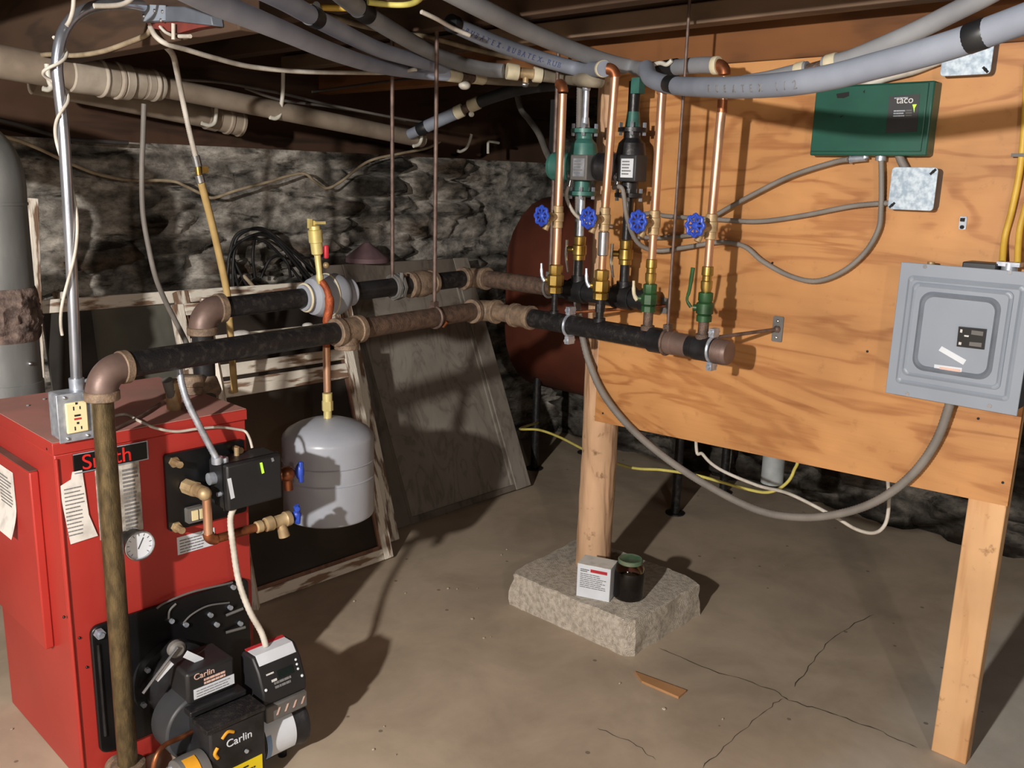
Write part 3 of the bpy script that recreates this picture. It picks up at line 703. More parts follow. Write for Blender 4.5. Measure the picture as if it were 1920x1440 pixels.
# ================================================================== OIL BURNER (bolted to the lower plate)
bu = thing('oil_burner', 'black oil burner with motor, transformer and fuel pump on the boiler front', 'burner', (0.97, 1.9, 0.0))
yb = BY-0.0145
mb = MB(); mb.cyl((0.94, yb-0.03, 0.215), (0.94, yb, 0.215), 0.100, n=40); mb.cyl((0.94, yb, 0.215), (0.94, yb-0.13, 0.215), 0.082, n=36); obj(mb, 'air_tube', 'black_iron', bu)
mb = MB()
for k in range(6):
    mb.nx(); a = math.radians(20+60*k); p = V((0.94+0.092*math.cos(a), yb-0.03, 0.215+0.092*math.sin(a))); mb.cyl(p, p+OUT*0.01, 0.007, n=6)
obj(mb, 'flange_bolt', 'galv', bu)
# scroll housing
mb = MB(); c = V((0.90, 0, 0.225)); sc = []
for k in range(40):
    a = 2*math.pi*k/40; r = 0.078+0.02*(k/40); sc.append((0.915+r*math.cos(a), 0.185+r*math.sin(a)))
mb.prism([V((x, 1.955, z)) for x, z in sc], (0, -0.085, 0)); obj(mb, 'blower_housing', 'dark_grey', bu, bev=0.006)
# air damper lever and knob
mb = MB(); kp = PY(326, 1213, 1.93); mb.lathe(kp, OUT, [(0, 0.016), (0.006, 0.021), (0.018, 0.021), (0.024, 0.014)], 20); obj(mb, 'damper_knob', 'mid_grey', bu)
mb = MB(); mb.tube([PY(333, 1214, 1.90), PY(310, 1244, 1.90), PY(268, 1300, 1.90)], 0.0035, 8); obj(mb, 'damper_rod', 'chrome', bu)
mb = MB(); a = PY(322, 1242, 1.905); b_ = PY(292, 1275, 1.905); u = (b_-a).normalized(); n2 = u.cross(OUT).normalized()
mb.prism([a-n2*0.008, b_-n2*0.008, b_+n2*0.008, a+n2*0.008], OUT*0.001); mb.nx(); a = PY(347, 1226, 1.905); b_ = PY(378, 1240, 1.905); u = (b_-a).normalized(); n2 = u.cross(OUT).normalized()
mb.prism([a-n2*0.009, b_-n2*0.009, b_+n2*0.009, a+n2*0.009], OUT*0.001); obj(mb, 'scale_label', 'white', bu, smooth=False)
mb = MB(); mb.tube([PY(352, 1352, 1.88), PY(380, 1372, 1.87), PY(412, 1395, 1.86)], 0.006, 8)
mb2 = PY(354, 1357, 1.87); obj(mb, 'ignition_latch', 'mid_grey', bu)
# transformer
mb = MB(); mb.box(0.882, 1.008, 1.865, 1.970, 0.250, 0.334); tr = obj(mb, 'transformer', 'ctrl', bu, bev=0.008)
mb = MB(); mb.box(0.874, 1.022, 1.838, 1.98, 0.234, 0.2495); obj(mb, 'transformer_base', 'black_iron', tr, bev=0.003)
text('Carlin', 0.022, 'ink_pale', tr, V((0.900, 1.8645, 0.312)), FR, UPV, 0.0006); lines(tr, 'ink_pale', V((0.925, 1.864, 0.307)), FR, UPV, 0.06, 2, 0.009, 0.006, 0.1)
mb = MB(); mb.box(0.898, 1.004, 1.8635, 1.8648, 0.262, 0.288); ss = obj(mb, 'serial_label', 'white', tr, smooth=False); lines(ss, 'ink', V((0.904, 1.863, 0.283)), FR, UPV, 0.09, 3, 0.007, 0.002)
# flat cover plate in front of the transformer, hinged deck
mb = MB(); mb.box(0.876, 1.030, 1.765, 1.838, 0.222, 0.234); obj(mb, 'deck_cover', 'black_rust', bu, bev=0.002)
# lower body with the maker's mark
mb = MB(); mb.box(0.885, 1.030, 1.770, 1.955, 0.055, 0.222); lbd = obj(mb, 'burner_body', 'black_iron', bu, bev=0.006)
text('Carlin', 0.028, 'white', lbd, V((0.925, 1.7692, 0.165)), FR, UPV, 0.0006)
mb = MB(); mb.tube([V((0.915, 1.7688, 0.195)), V((0.930, 1.7688, 0.207)), V((0.945, 1.7688, 0.200))], 0.004, 8, 4); mb.nx(); mb.tube([V((0.902, 1.7688, 0.150)), V((0.895, 1.7688, 0.165)), V((0.903, 1.7688, 0.178))], 0.0045, 8, 4); obj(mb, 'flame_mark', 'orange', lbd)
mb = MB(); mb.box(0.905, 1.018, 1.7684, 1.7698, 0.060, 0.105); ys_ = obj(mb, 'caution_label', 'yellow', lbd, smooth=False); lines(ys_, 'ink_black', V((0.912, 1.768, 0.094)), FR, UPV, 0.095, 3, 0.011, 0.004)
mb = MB(); p = V((0.975, 1.768, 0.135)); mb.cyl(p, p+OUT*0.005, 0.005, n=8); obj(mb, 'body_screw', 'galv', lbd)
# motor
mc = V((1.095, 1.865, 0.092)); ax = V((1, 0, 0))
mb = MB(); mb.lathe(mc-ax*0.055, ax, [(0, 0.060), (0.005, 0.068), (0.118, 0.068), (0.124, 0.072), (0.134, 0.072), (0.139, 0.066), (0.144, 0.045)], 40); mo = obj(mb, 'motor', 'black_iron', bu)
mb = MB()
def lab(u, v, r=0.0692):
    a = math.radians(-100-75*v+70); e = V((0, math.cos(math.radians(118+95*v)), math.sin(math.radians(118+95*v))))
    return mc+ax*(-0.045+0.085*u)+e*r
mb.grid(lambda u, v: lab(u, v), 2, 14); ml = obj(mb, 'motor_label', 'white', mo)
mb = MB(); mb.grid(lambda u, v: lab(u*0.16, v*0.6+0.4, 0.0698), 2, 10); obj(mb, 'label_stripe', 'sky_blue', mo)
mb = MB(); mb.cyl((1.06, 1.88, 0), (1.06, 1.88, 0.05), 0.012, n=10); mb.nx(); mb.cyl((1.13, 1.86, 0), (1.13, 1.86, 0.05), 0.012, n=10); obj(mb, 'burner_stand', 'black', bu)
# primary control on top of the motor
mb = MB()
sec = [(1.905, 0.205), (1.905, 0.302), (1.895, 0.320), (1.848, 0.322), (1.822, 0.290), (1.800, 0.240), (1.800, 0.205)]
mb.prism([V((1.045, y, z)) for y, z in sec], (0.125, 0, 0)); pc = obj(mb, 'primary_control', 'ctrl', bu, bev=0.005)
mb = MB(); mb.prism([V((1.055, y, z)) for y, z in [(1.896, 0.3212), (1.848, 0.3232), (1.830, 0.3012), (1.8305, 0.3005), (1.848, 0.322), (1.896, 0.320)]], (0.106, 0, 0)); obj(mb, 'notice_label', 'white', pc, smooth=False)
mb = MB(); mb.box(1.054, 1.162, 1.884, 1.897, 0.3205, 0.3228); obj(mb, 'red_stripe', 'ink_red', pc, smooth=False)
# sloping face features
fo = V((1.045, 1.822, 0.290)); fu = V((0, -0.022, -0.050)).normalized(); fn_ = FR.cross(-fu)
fn_ = fn_ if fn_.y < 0 else -fn_
mb = MB(); o_ = fo+FR*0.05+fu*0.012+fn_*0.0006; mb.prism([o_, o_+FR*0.045, o_+FR*0.045+fu*0.02, o_+fu*0.02], fn_*0.001); obj(mb, 'display', 'screen', pc, smooth=False)
lines(pc, 'ink_white', fo+FR*0.02+fu*0.010+fn_*0.0008, FR, -fu, 0.028, 1, 0.01, 0.004); lines(pc, 'ink_white', fo+FR*0.03+fu*0.028+fn_*0.0008, FR, -fu, 0.018, 1, 0.01, 0.006); lines(pc, 'ink', fo+FR*0.035+fu*0.036+fn_*0.0008, FR, -fu, 0.06, 2, 0.010, 0.006)
mb = MB()
for k in range(3): mb.nx(); q = fo+FR*0.108+fu*(0.004+0.012*k)+fn_*0.0005; mb.sphere(q, 0.0035, n=8, m=6)
for q in (fo+FR*0.010+fu*0.046, fo+FR*0.114+fu*0.048): mb.nx(); mb.sphere(q+fn_*0.001, 0.004, n=8, m=6)
obj(mb, 'indicator', 'white', pc)
mb = MB(); mb.box(1.048, 1.168, 1.7925, 1.8995, 0.160, 0.2045); cb = obj(mb, 'control_base', 'mid_grey', bu, bev=0.004)
mb = MB()
for k in range(4): mb.nx(); q = V((1.075+0.024*k, 1.792, 0.175)); mb.prism([q, q+V((0.005, 0, 0)), q+V((0.013, 0, 0.018)), q+V((0.008, 0, 0.018))], OUT*0.001)
obj(mb, 'embossed_mark', 'ink_pale', cb, smooth=False)
# fuel pump and copper oil line
pcn = PY(372, 1430, 1.80)
mb = MB(); mb.lathe(V((0.845, 1.80, 0.115)), (-1, 0, 0), [(-0.038, 0.05), (0.0, 0.052), (0.03, 0.050), (0.034, 0.040)], 30); fp = obj(mb, 'fuel_pump', 'mid_grey', bu, bev=0.002)
mb = MB()
for k in range(6):
    mb.nx(); a = math.radians(60*k); p = V((0.811, 1.80+0.035*math.cos(a), 0.115+0.035*math.sin(a))); mb.cyl(p, p+V((-0.006, 0, 0)), 0.005, n=6)
mb.nx(); mb.cyl((0.811, 1.80, 0.115), (0.797, 1.80, 0.115), 0.014, n=12); obj(mb, 'pump_screw', 'galv', fp)
mb = MB(); mb.grid(lambda u, v: V((0.845-0.02+0.032*u, 1.80+0.0535*math.cos(math.radians(95+75*v)), 0.115+0.0535*math.sin(math.radians(95+75*v)))), 2, 8); obj(mb, 'pump_label', 'orange', fp)
mb = MB(); mb.boxc((0.846, 1.752, 0.075), (0.05, 0.02, 0.045)); obj(mb, 'pump_block', 'galv', fp, bev=0.003)
mb = MB(); mb.tube([PY(285, 1465, 1.82), PY(291, 1424, 1.82), PY(308, 1398, 1.83), PY(345, 1380, 1.85), PY(385, 1358, 1.87), PY(398, 1352, 1.88)], 0.006, 10, 6); obj(mb, 'oil_line', 'copper_old', bu)
mb = MB(); c = PY(391, 1354, 1.862); mb.cyl(c+V((-.012, 0, 0.006)), c+V((.014, 0, -.006)), 0.012, n=6); mb.nx(); c = PY(408, 1362, 1.85); mb.sphere(c, 0.012, n=10, m=6); obj(mb, 'flare_nut', 'brass_dull', bu)

# ================================================================== AQUASTAT
aq = thing('aquastat_controller', 'black aquastat control box with green indicator on the boiler coil plate', 'controller', (1.15, 2.02, 0.66))
ya = 1.985
mb = MB(); mb.box(1.074, 1.232, ya, 2.078, 0.660, 0.782); ab = obj(mb, 'housing', 'ctrl', aq, bev=0.006)
mb = MB(); mb.box(1.072, 1.234, ya+0.018, ya+0.022, 0.658, 0.784); obj(mb, 'cover_seam', 'black', aq, smooth=False)
mb = MB(); P = [PY(x, y, ya-0.0004) for x, y in ((426, 898), (433, 896), (440, 933), (433, 936))]; mb.prism(P, OUT*0.001); obj(mb, 'white_label', 'white', aq, smooth=False)
mb = MB(); P = [PY(x, y, ya-0.0004) for x, y in ((487, 868), (491, 867), (495, 886), (491, 888))]; mb.prism(P, OUT*0.002); obj(mb, 'indicator_lamp', 'led', aq, smooth=False)
mb = MB(); P = [PY(x, y, ya-0.0004) for x, y in ((508, 859), (512, 858), (514, 864), (510, 866))]; mb.prism(P, OUT*0.001); obj(mb, 'marking', 'galv', aq, smooth=False)
mb = MB(); p = V((1.14, 2.05, 0.782)); mb.cyl(p, p+UPV*0.022, 0.007, n=10); obj(mb, 'knob', 'brass_dull', aq)
mb = MB(); p = V((1.058, 2.05, 0.735)); mb.cyl(p, p+V((0.016, 0, 0)), 0.016, n=14); mb.nx(); p = V((1.064, 2.02, 0.700)); mb.cyl(p, p+V((0.01, 0, 0)), 0.006, n=8); obj(mb, 'knockout_plug', 'galv', aq)
mb = MB(); p = PY(407, 865, 2.02); p.z = 0.782; CONN_A = p; mb.cyl(p, p+UPV*0.018, 0.014, n=12); mb.nx(); mb.cyl(p+V((0.02, 0.0, 0)), p+V((0.02, 0.0, 0.012)), 0.010, n=8)
obj(mb, 'cable_clamp', 'galv', aq)
mb = MB(); mb.cyl((1.15, 2.078, 0.72), (1.15, BY-0.0125, 0.72), 0.02, n=16); obj(mb, 'well_stub', 'brass_dull', aq)
# ================================================================== STEEL PIPING
Zu = V((0, 0, 1))
def collar(mb, c, d, r, w_=0.018): d = V(d).normalized(); c = V(c); mb.lathe(c-d*w_/2, d, [(0, r*0.94), (0.002, r), (w_-0.002, r), (w_, r*0.94)], 24)
SA = V((0.793, 2.0, 1.066)); SB = V((2.17, 2.19, 1.062)); SD = (SB-SA).normalized(); MX = 2.17
su = thing('supply_piping', 'front black and brown steel pipe from the red boiler to the copper risers', 'pipework', (0.785, 2.0, 0))
mb = MB(); mb.cyl((0.785, 2.0, 0.05), (0.789, 2.0, 1.0), 0.0235, n=28); obj(mb, 'riser_pipe', 'bronze_pipe', su)
mb = MB(); mb.lathe((0.785, 2.0, 0.0), (0, 0, 1), [(0, 0.040), (0.035, 0.040), (0.055, 0.036), (0.062, 0.040), (0.075, 0.040), (0.078, 0.03)], 28); mb.cyl((0.785, 2.0, 0.03), (0.785, BY-0.015, 0.03), 0.026, n=24); obj(mb, 'base_tee', 'tan_fit', su)
mb = MB(); c = V((0.789, 2.0, 1.062)); pipe_elbow(mb, c, (0, 0, 1), SD, 0.050, 0.0345, 20, 24); e = obj(mb, 'elbow', 'brown_fit', su)
mb = MB(); collar(mb, c-Zu*0.056, Zu, 0.038, 0.022); mb.nx(); collar(mb, c+SD*0.056, SD, 0.038, 0.020); obj(mb, 'elbow_band', 'tan_fit', e)
def on(t): return SA+SD*t
tl = (SB-SA).length
tee = (PY(655, 632, 2.09)-SA).dot(SD)
mb = MB(); mb.cyl(on(0.055), on(tee-0.03), 0.030, n=28); obj(mb, 'run_pipe', 'black_rust', su)
mb = MB(); collar(mb, on(tee-0.035), SD, 0.041, 0.022); collar(mb, on(tee+0.045), SD, 0.041, 0.022); mb.cyl(on(tee-0.03), on(tee+0.04), 0.037, n=28); mb.cyl(on(tee), on(tee)+V((0, -0.0, -0.045)), 0.033, n=24); collar(mb, on(tee)-Zu*0.045, Zu, 0.036, 0.016); obj(mb, 'tee', 'tan_fit', su)
mb = MB(); mb.cyl(on(tee+0.04), on(tl-0.055), 0.030, n=28); obj(mb, 'run_pipe', 'brown_pipe', su)
mb = MB(); pipe_elbow(mb, SB, SD, (0, -1, 0), 0.055, 0.036, 18, 24); e = obj(mb, 'elbow', 'tan_fit', su)
mb = MB(); collar(mb, SB-SD*0.06, SD, 0.041, 0.02); mb.nx(); collar(mb, SB-V((0, 0.06, 0)), (0, 1, 0), 0.041, 0.02); obj(mb, 'elbow_band', 'tan_fit', e)
Yc = 2.005
mb = MB(); mb.cyl((MX, SB.y-0.05, 1.062), (MX, Yc, 1.061), 0.0295, n=28); obj(mb, 'short_pipe', 'tan_fit', su)
mb = MB(); collar(mb, (MX, Yc+0.035, 1.061), (0, 1, 0), 0.040, 0.018); collar(mb, (MX, Yc-0.035, 1.061), (0, 1, 0), 0.040, 0.018); mb.cyl((MX, Yc+0.035, 1.061), (MX, Yc-0.035, 1.061), 0.036, n=28); obj(mb, 'coupling', 'tan_fit', su)
mb = MB(); mb.cyl((MX, Yc-0.03, 1.061), (MX, 1.44, 1.057), 0.0305, n=28); obj(mb, 'manifold_pipe', 'black_rust', su)
mb = MB(); collar(mb, (MX, 1.465, 1.057), (0, 1, 0), 0.037, 0.05); mb.cyl((MX, 1.44, 1.057), (MX, 1.27, 1.055), 0.0315, n=28); collar(mb, (MX, 1.31, 1.055), (0, 1, 0), 0.0345, 0.06); obj(mb, 'manifold_pipe', 'black_iron', su)
mb = MB(); collar(mb, (MX, 1.425, 1.057), (0, 1, 0), 0.0345, 0.035); mb.cyl((MX, 1.42, 1.057), (MX, 1.36, 1.056), 0.0322, n=24); obj(mb, 'manifold_tee', 'brown_fit', su)
mb = MB(); mb.lathe((MX, 1.278, 1.055), (0, -1, 0), [(0, 0.030), (0.003, 0.0345), (0.042, 0.0345), (0.048, 0.031), (0.049, 0.02)], 28)
for k in range(7): mb.ring((MX, 1.272-0.005*k, 1.055), (0, 1, 0), 0.0345, 0.0012, 28, 6)
obj(mb, 'end_cap', 'brown_fit', su)
mb = MB()
for y in (1.80, 1.283):
    mb.nx(); mb.ring((MX, y, 1.058), (0, 1, 0), 0.034, 0.005, 28, 8)
    mb.boxc((MX, y, 1.105), (0.03, 0.016, 0.024)); mb.boxc((MX, y, 1.011), (0.03, 0.016, 0.024)); mb.cyl((MX-.022, y, 1.107), (MX+.022, y, 1.107), 0.006, n=8); mb.cyl((MX-.022, y, 1.010), (MX+.022, y, 1.010), 0.006, n=8)
obj(mb, 'split_clamp', 'galv', su)

re = thing('return_piping', 'black and brown steel return pipe with grey air separator behind the supply pipe', 'pipework', (1.24, 2.37, 0.85))
RX, RY, RZ = 2.30, 2.37, 1.150
RE = PY(378, 588, RY-0.02); RE.z = 1.120
RA = RE; RB = V((RX, RY, RZ)); RD = (RB-RA).normalized()
def onr(t): return RA+RD*t
def tr_(px): 
    p = PY(px[0], px[1], RY-0.005); return (p-RA).dot(RD)
mb = MB(); pipe_elbow(mb, RE, (0, 0, 1), RD, 0.052, 0.0375, 18, 24); e = obj(mb, 'elbow', 'brown_fit', re)
mb = MB(); collar(mb, RE-Zu*0.058, Zu, 0.042, 0.022); mb.nx(); collar(mb, RE+RD*0.058, RD, 0.042, 0.022); obj(mb, 'elbow_band', 'tan_fit', e)
mb = MB(); mb.cyl(RE-Zu*0.06, RE-Zu*0.27, 0.030, n=24); obj(mb, 'drop_pipe', 'black_iron', re)
t1, t2 = tr_((566, 555)), tr_((655, 543))
mb = MB(); mb.cyl(onr(0.06), onr(t1+0.005), 0.0300, n=28); obj(mb, 'run_pipe', 'black_rust', re)
tm = (t1+t2)/2+0.0; hw = (t2-t1)/2
mb = MB(); mb.lathe(onr(t1-0.004), RD, [(0, 0.040), (0.018, 0.042), (0.024, 0.038), (0.034, 0.056), (0.060, 0.066), (2*hw-0.052, 0.066), (2*hw-0.03, 0.058), (2*hw-0.02, 0.042), (2*hw+0.004, 0.044), (2*hw+0.01, 0.04)], 36)
sep = obj(mb, 'air_separator', 'tank', re)
mb = MB(); mb.ring(onr(t1+0.006), RD, 0.042, 0.004, 28, 8); mb.nx(); mb.ring(onr(tm), RD, 0.066, 0.003, 36, 8); obj(mb, 'separator_rim', 'collar', sep)
t3 = tr_((790, 532))
mb = MB(); mb.cyl(onr(t2), onr(t3-0.05), 0.030, n=28); obj(mb, 'run_pipe', 'black_iron', re)
mb = MB(); c = tr_((742, 540)); mb.cyl(onr(c-0.014), onr(c-0.004), 0.046, n=8); mb.cyl(onr(c+0.004), onr(c+0.014), 0.046, n=8); mb.cyl(onr(c)-Zu*0.03+V((0, -.03, 0)), onr(c)+Zu*0.05+V((0, -.03, 0)), 0.007, n=8); obj(mb, 'flange', 'mid_grey', re)
mb = MB(); collar(mb, onr(t3-0.05), RD, 0.044, 0.02); collar(mb, onr(t3+0.05), RD, 0.042, 0.018); mb.lathe(onr(t3-0.04), RD, [(0, 0.036), (0.02, 0.046), (0.05, 0.046), (0.085, 0.037)], 24); obj(mb, 'union', 'tan_fit', re)
LR = (RB-RA).length
mb = MB(); mb.cyl(onr(t3+0.05), onr(LR-0.05), 0.030, n=28); obj(mb, 'run_pipe', 'black_rust', re)
mb = MB(); pipe_elbow(mb, RB, RD, (0, -1, 0), 0.054, 0.036, 18, 24); collar(mb, RB-RD*0.058, RD, 0.041, 0.02); collar(mb, RB-V((0, 0.058, 0)), (0, 1, 0), 0.041, 0.02); obj(mb, 'elbow', 'tan_fit', re)
mb = MB(); mb.cyl((RX, RY-0.055, RZ), (RX, 1.98, RZ), 0.030, n=28); obj(mb, 'manifold_pipe', 'brown_pipe', re)
mb = MB(); mb.cyl((RX, 1.98, RZ), (RX, 1.615, RZ-0.002), 0.031, n=28)
for y in (1.878, 1.692): collar(mb, (RX, y, RZ), (0, 1, 0), 0.039, 0.07); mb.cyl((RX, y, RZ), (RX, y, RZ+0.05), 0.026, n=20)
mb.lathe((RX, 1.62, RZ-0.002), (0, -1, 0), [(0, 0.036), (0.03, 0.036), (0.036, 0.03)], 24); obj(mb, 'manifold_pipe', 'black_iron', re)
# relief stack in front of the separator, down to the expansion tank
TX, TY = 1.580, 2.275
mb = MB(); pts = [PY(601, 503, TY), PY(607, 521, TY-.02), PY(614, 545, TY-0.03), PY(610, 580, TY-0.02), PY(611, 605, TY), V((TX, TY, 0.93))]
mb.tube([V((TX-0.012, TY+0.01, 1.19)), V((TX, TY-0.005, 1.165)), V((TX+0.006, TY-0.012, 1.12)), V((TX, TY-0.006, 1.07)), V((TX, TY, 1.02)), V((TX, TY, 0.85))], [0.0105]*10+[0.0135]*10+[0.011]*12, 14, 6); obj(mb, 'drop_tube', 'rust_orange', re)
mb = MB(); mb.cyl((TX, TY, 0.985), (TX, TY, 0.845), 0.0118, n=16); obj(mb, 'drop_tube', 'copper', re)
vt = V((TX-0.012, TY+0.01, 1.19))
mb = MB(); mb.lathe(vt, (-0.10, 0, 1), [(-0.01, 0.010), (0.012, 0.012), (0.02, 0.009), (0.075, 0.010), (0.08, 0.017), (0.112, 0.018), (0.114, 0.021), (0.150, 0.021), (0.152, 0.017), (0.162, 0.016), (0.166, 0.006)], 20)
q = vt+V((-0.018, 0, 0.155)); mb.boxc(q+V((-0.014, 0, 0.014)), (0.010, 0.012, 0.028)); mb.boxc(q+V((0.015, -0.008, 0.016)), (0.034, 0.012, 0.008)); mb.cyl(q+V((0.0, 0, 0)), q+V((0.0, 0, 0.022)), 0.006, n=8); obj(mb, 'air_vent', 'yellow_brass', re)
mb = MB(); q = vt+V((0.016, -0.012, 0.085)); mb.boxc(q, (0.014, 0.012, 0.040)); obj(mb, 'red_tag', 'flag_red', re, bev=0.004)
mb = MB(); mb.sphere(vt+V((0.016, -0.01, 0.045)), 0.010, n=10, m=8); obj(mb, 'pin', 'brass_dull', re)

# expansion tank
et = thing('expansion_tank', 'grey domed expansion tank hanging beside the boiler under the copper tube', 'tank', (TX, TY, 0.42))
mb = MB(); R = 0.1425; z0, z1 = 0.440, 0.785
pr = [(0, 0.02), (0.001, 0.10), (0.004, 0.130), (0.010, 0.139), (0.018, R), (0.135, R), (0.137, R+0.002), (0.141, R-0.001), (0.187, R-0.001), (0.191, R+0.002), (0.193, R), (0.258, R), (0.268, 0.140), (0.284, 0.127), (0.300, 0.100), (0.312, 0.066), (0.319, 0.034), (0.321, 0.018)]
mb.lathe((TX, TY, z0), (0, 0, 1), pr, 64); obj(mb, 'tank_body', 'tank', et, ang=30)
mb = MB(); mb.cyl((TX, TY, z0+0.320), (TX, TY, z0+0.345), 0.013, n=14); mb.cyl((TX, TY, z0+0.345), (TX, TY, z0+0.375), 0.0175, n=8); mb.cyl((TX, TY, z0+0.375), (TX, TY, z0+0.400), 0.0155, n=16); obj(mb, 'tank_nipple', 'yellow_brass', et)

# feed piping with blue levers in front of the coil plate
fe = thing('feed_valve_piping', 'copper and brass feed pipe with blue lever valve beside the aquastat', 'pipework', (1.1, 2.0, 0.58))
yf = 2.02
A = PY(362, 915, 2.06); Bv = PY(372, 925, yf)
mb = MB(); mb.cyl(V((A.x-0.005, BY-0.0125, A.z)), V((A.x, 2.045, A.z)), 0.020, n=8); mb.cyl(V((A.x, 2.045, A.z)), V((A.x+0.004, 2.02, A.z-0.002)), 0.017, n=16); mb.sphere((A.x+0.006, 2.013, A.z-0.004), 0.018, n=12, m=8); obj(mb, 'brass_elbow', 'brass_dull', fe)
Cc = V((A.x+0.012, 2.015, A.z)); Cb = V((A.x+0.012, 2.015, 0.597))
mb = MB(); mb.cyl(Cc, Cb, 0.0115, n=16); obj(mb, 'copper_tube', 'copper', fe)
mb = MB(); pipe_elbow(mb, Cb-Zu*0.012, (0, 0, -1), (1, 0, 0), 0.02, 0.0145, 10, 14); obj(mb, 'copper_elbow', 'copper_old', fe)
E1 = V((1.165, 2.015, 0.585)); mb = MB(); mb.cyl(Cb+V((0.015, 0, -0.012)), E1, 0.0115, n=16); obj(mb, 'copper_tube', 'copper_old', fe)
mb = MB(); mb.lathe(E1, (1, 0, 0), [(0, 0.0115), (0.003, 0.016), (0.018, 0.016), (0.02, 0.011), (0.028, 0.011), (0.03, 0.019), (0.05, 0.020), (0.055, 0.016), (0.085, 0.017), (0.09, 0.021), (0.105, 0.020), (0.11, 0.012)], 18)
mb.cyl(E1+V((0.075, 0, 0)), E1+V((0.082, -0.008, -0.045)), 0.012, 0.0155, n=14); obj(mb, 'brass_valve', 'brass_dull', fe)
mb = MB()
q = E1+V((0.125, -0.004, 0.006))
for a in (0.4, 1.5, 2.5, 3.6, 4.6, 5.6): d = V((0.25*math.cos(a), math.cos(a)*0.5, math.sin(a))).normalized(); mb.tube([q, q+d*0.012+V((.004, 0, 0)), q+d*0.026], [0.009, 0.007, 0.0075], 8)
mb.sphere(q, 0.013, n=10, m=8); obj(mb, 'valve_handle', 'blue', fe)
fv = thing('drain_valve', 'small rusty valve with bright blue handle between aquastat and grey tank', 'valve', (1.30, 2.05, 0.70))
q = PY(562, 884, 2.04)
mb = MB(); mb.cyl(V((BX1+0.003, q.y+0.075, q.z-0.005)), V((q.x-0.035, q.y+0.02, q.z-0.005)), 0.018, n=14); mb.sphere((q.x-0.03, q.y+0.015, q.z-0.004), 0.022, n=12, m=8); mb.cyl((q.x-0.03, q.y+0.015, q.z), (q.x-0.028, q.y+0.012, q.z-0.05), 0.012, n=12); obj(mb, 'valve_body', 'copper_old', fv)
mb = MB(); mb.sphere(q, 0.02, (0.6, 0.7, 1.25), 12, 8); mb.boxc(q+V((0, -0.006, 0)), (0.012, 0.012, 0.06)); obj(mb, 'valve_handle', 'blue', fv, bev=0.003)

# fittings on the boiler top
ft = thing('boiler_top_fittings', 'short brass and iron pipe stubs on the dusty boiler top', 'fittings', (1.05, 2.25, BZ))
q = PZ(327, 768, BZ); mb = MB(); mb.lathe(q, (0, 0, 1), [(0, 0.017), (0.005, 0.019), (0.055, 0.019), (0.057, 0.022), (0.075, 0.022), (0.08, 0.018)], 20); obj(mb, 'pipe_stub', 'brass_dull', ft)
mb = MB(); mb.cyl(V((RE.x-0.005, RE.y-0.03, BZ)), V((RE.x, RE.y, BZ+0.025)), 0.036, n=20); mb.nx(); mb.lathe((1.165, 2.335, BZ), (0.10, 0.12, 1), [(0, 0.032), (0.02, 0.034), (0.022, 0.039), (0.05, 0.039), (0.055, 0.033)], 24); obj(mb, 'iron_fitting', 'tan_fit', ft)
q = PY(352, 742, 2.2); mb = MB(); mb.cyl(V((1.06, 2.21, BZ)), V((1.03, 2.19, BZ+0.085)), 0.014, n=12); obj(mb, 'bent_tube', 'mid_grey', ft)

# hangers
def hanger(name, label, x, y, zt, zb, r=0.0065, clip=0.033):
    h = thing(name, label, 'hanger', (x, y, zb), 'pipe hanger rods')
    mb = MB(); mb.cyl((x, y, zb+clip), (x, y, zt), r, n=12); obj(mb, 'rod', 'rod', h)
    return h
y_s = (SA+SD*((PY(830, 588, 2.12)-SA).dot(SD)))
h = hanger('pipe_hanger', 'brown hanger rod holding the front supply pipe', y_s.x, y_s.y, 1.98, y_s.z)
mb = MB(); mb.ring(y_s, SD, 0.0345, 0.0045, 28, 8); mb.boxc(y_s+Zu*0.042, (0.02, 0.02, 0.018)); obj(mb, 'clevis', 'rust_orange' if False else 'rod', h)
mb = MB(); mb.cyl(y_s-Zu*0.03+V((0.02, -0.02, 0)), y_s+V((0.025, -0.035, -0.012)), 0.006, n=8); obj(mb, 'clip_bolt', 'copper_old', h)
pr_ = onr(tr_((735, 537)))
h = hanger('pipe_hanger', 'grey-brown hanger rod holding the return pipe just right of the air separator', pr_.x, pr_.y-0.0, 2.0, pr_.z); mb = MB(); mb.ring(pr_, RD, 0.0345, 0.0045, 28, 8); obj(mb, 'clevis', 'mid_grey', h)
h = hanger('pipe_hanger', 'thin dark hanger rod at the return manifold left of the copper risers', RX, 2.005, 1.98, RZ); mb = MB(); mb.ring((RX, 2.005, RZ), (0, 1, 0), 0.0345, 0.0045, 28, 8); mb.boxc((RX, 2.005, RZ+0.042), (0.02, 0.02, 0.02)); obj(mb, 'clevis', 'mid_grey', h)
h = hanger('pipe_hanger', 'thin brown hanger rod between the two right-hand copper risers', MX, 1.435, 1.985, 1.057, 0.0042)
mb = MB(); mb.ring((MX, 1.435, 1.057), (0, 1, 0), 0.0365, 0.0045, 28, 8); mb.boxc((MX, 1.435, 1.098), (0.02, 0.02, 0.02)); obj(mb, 'clevis', 'brown_pipe', h)
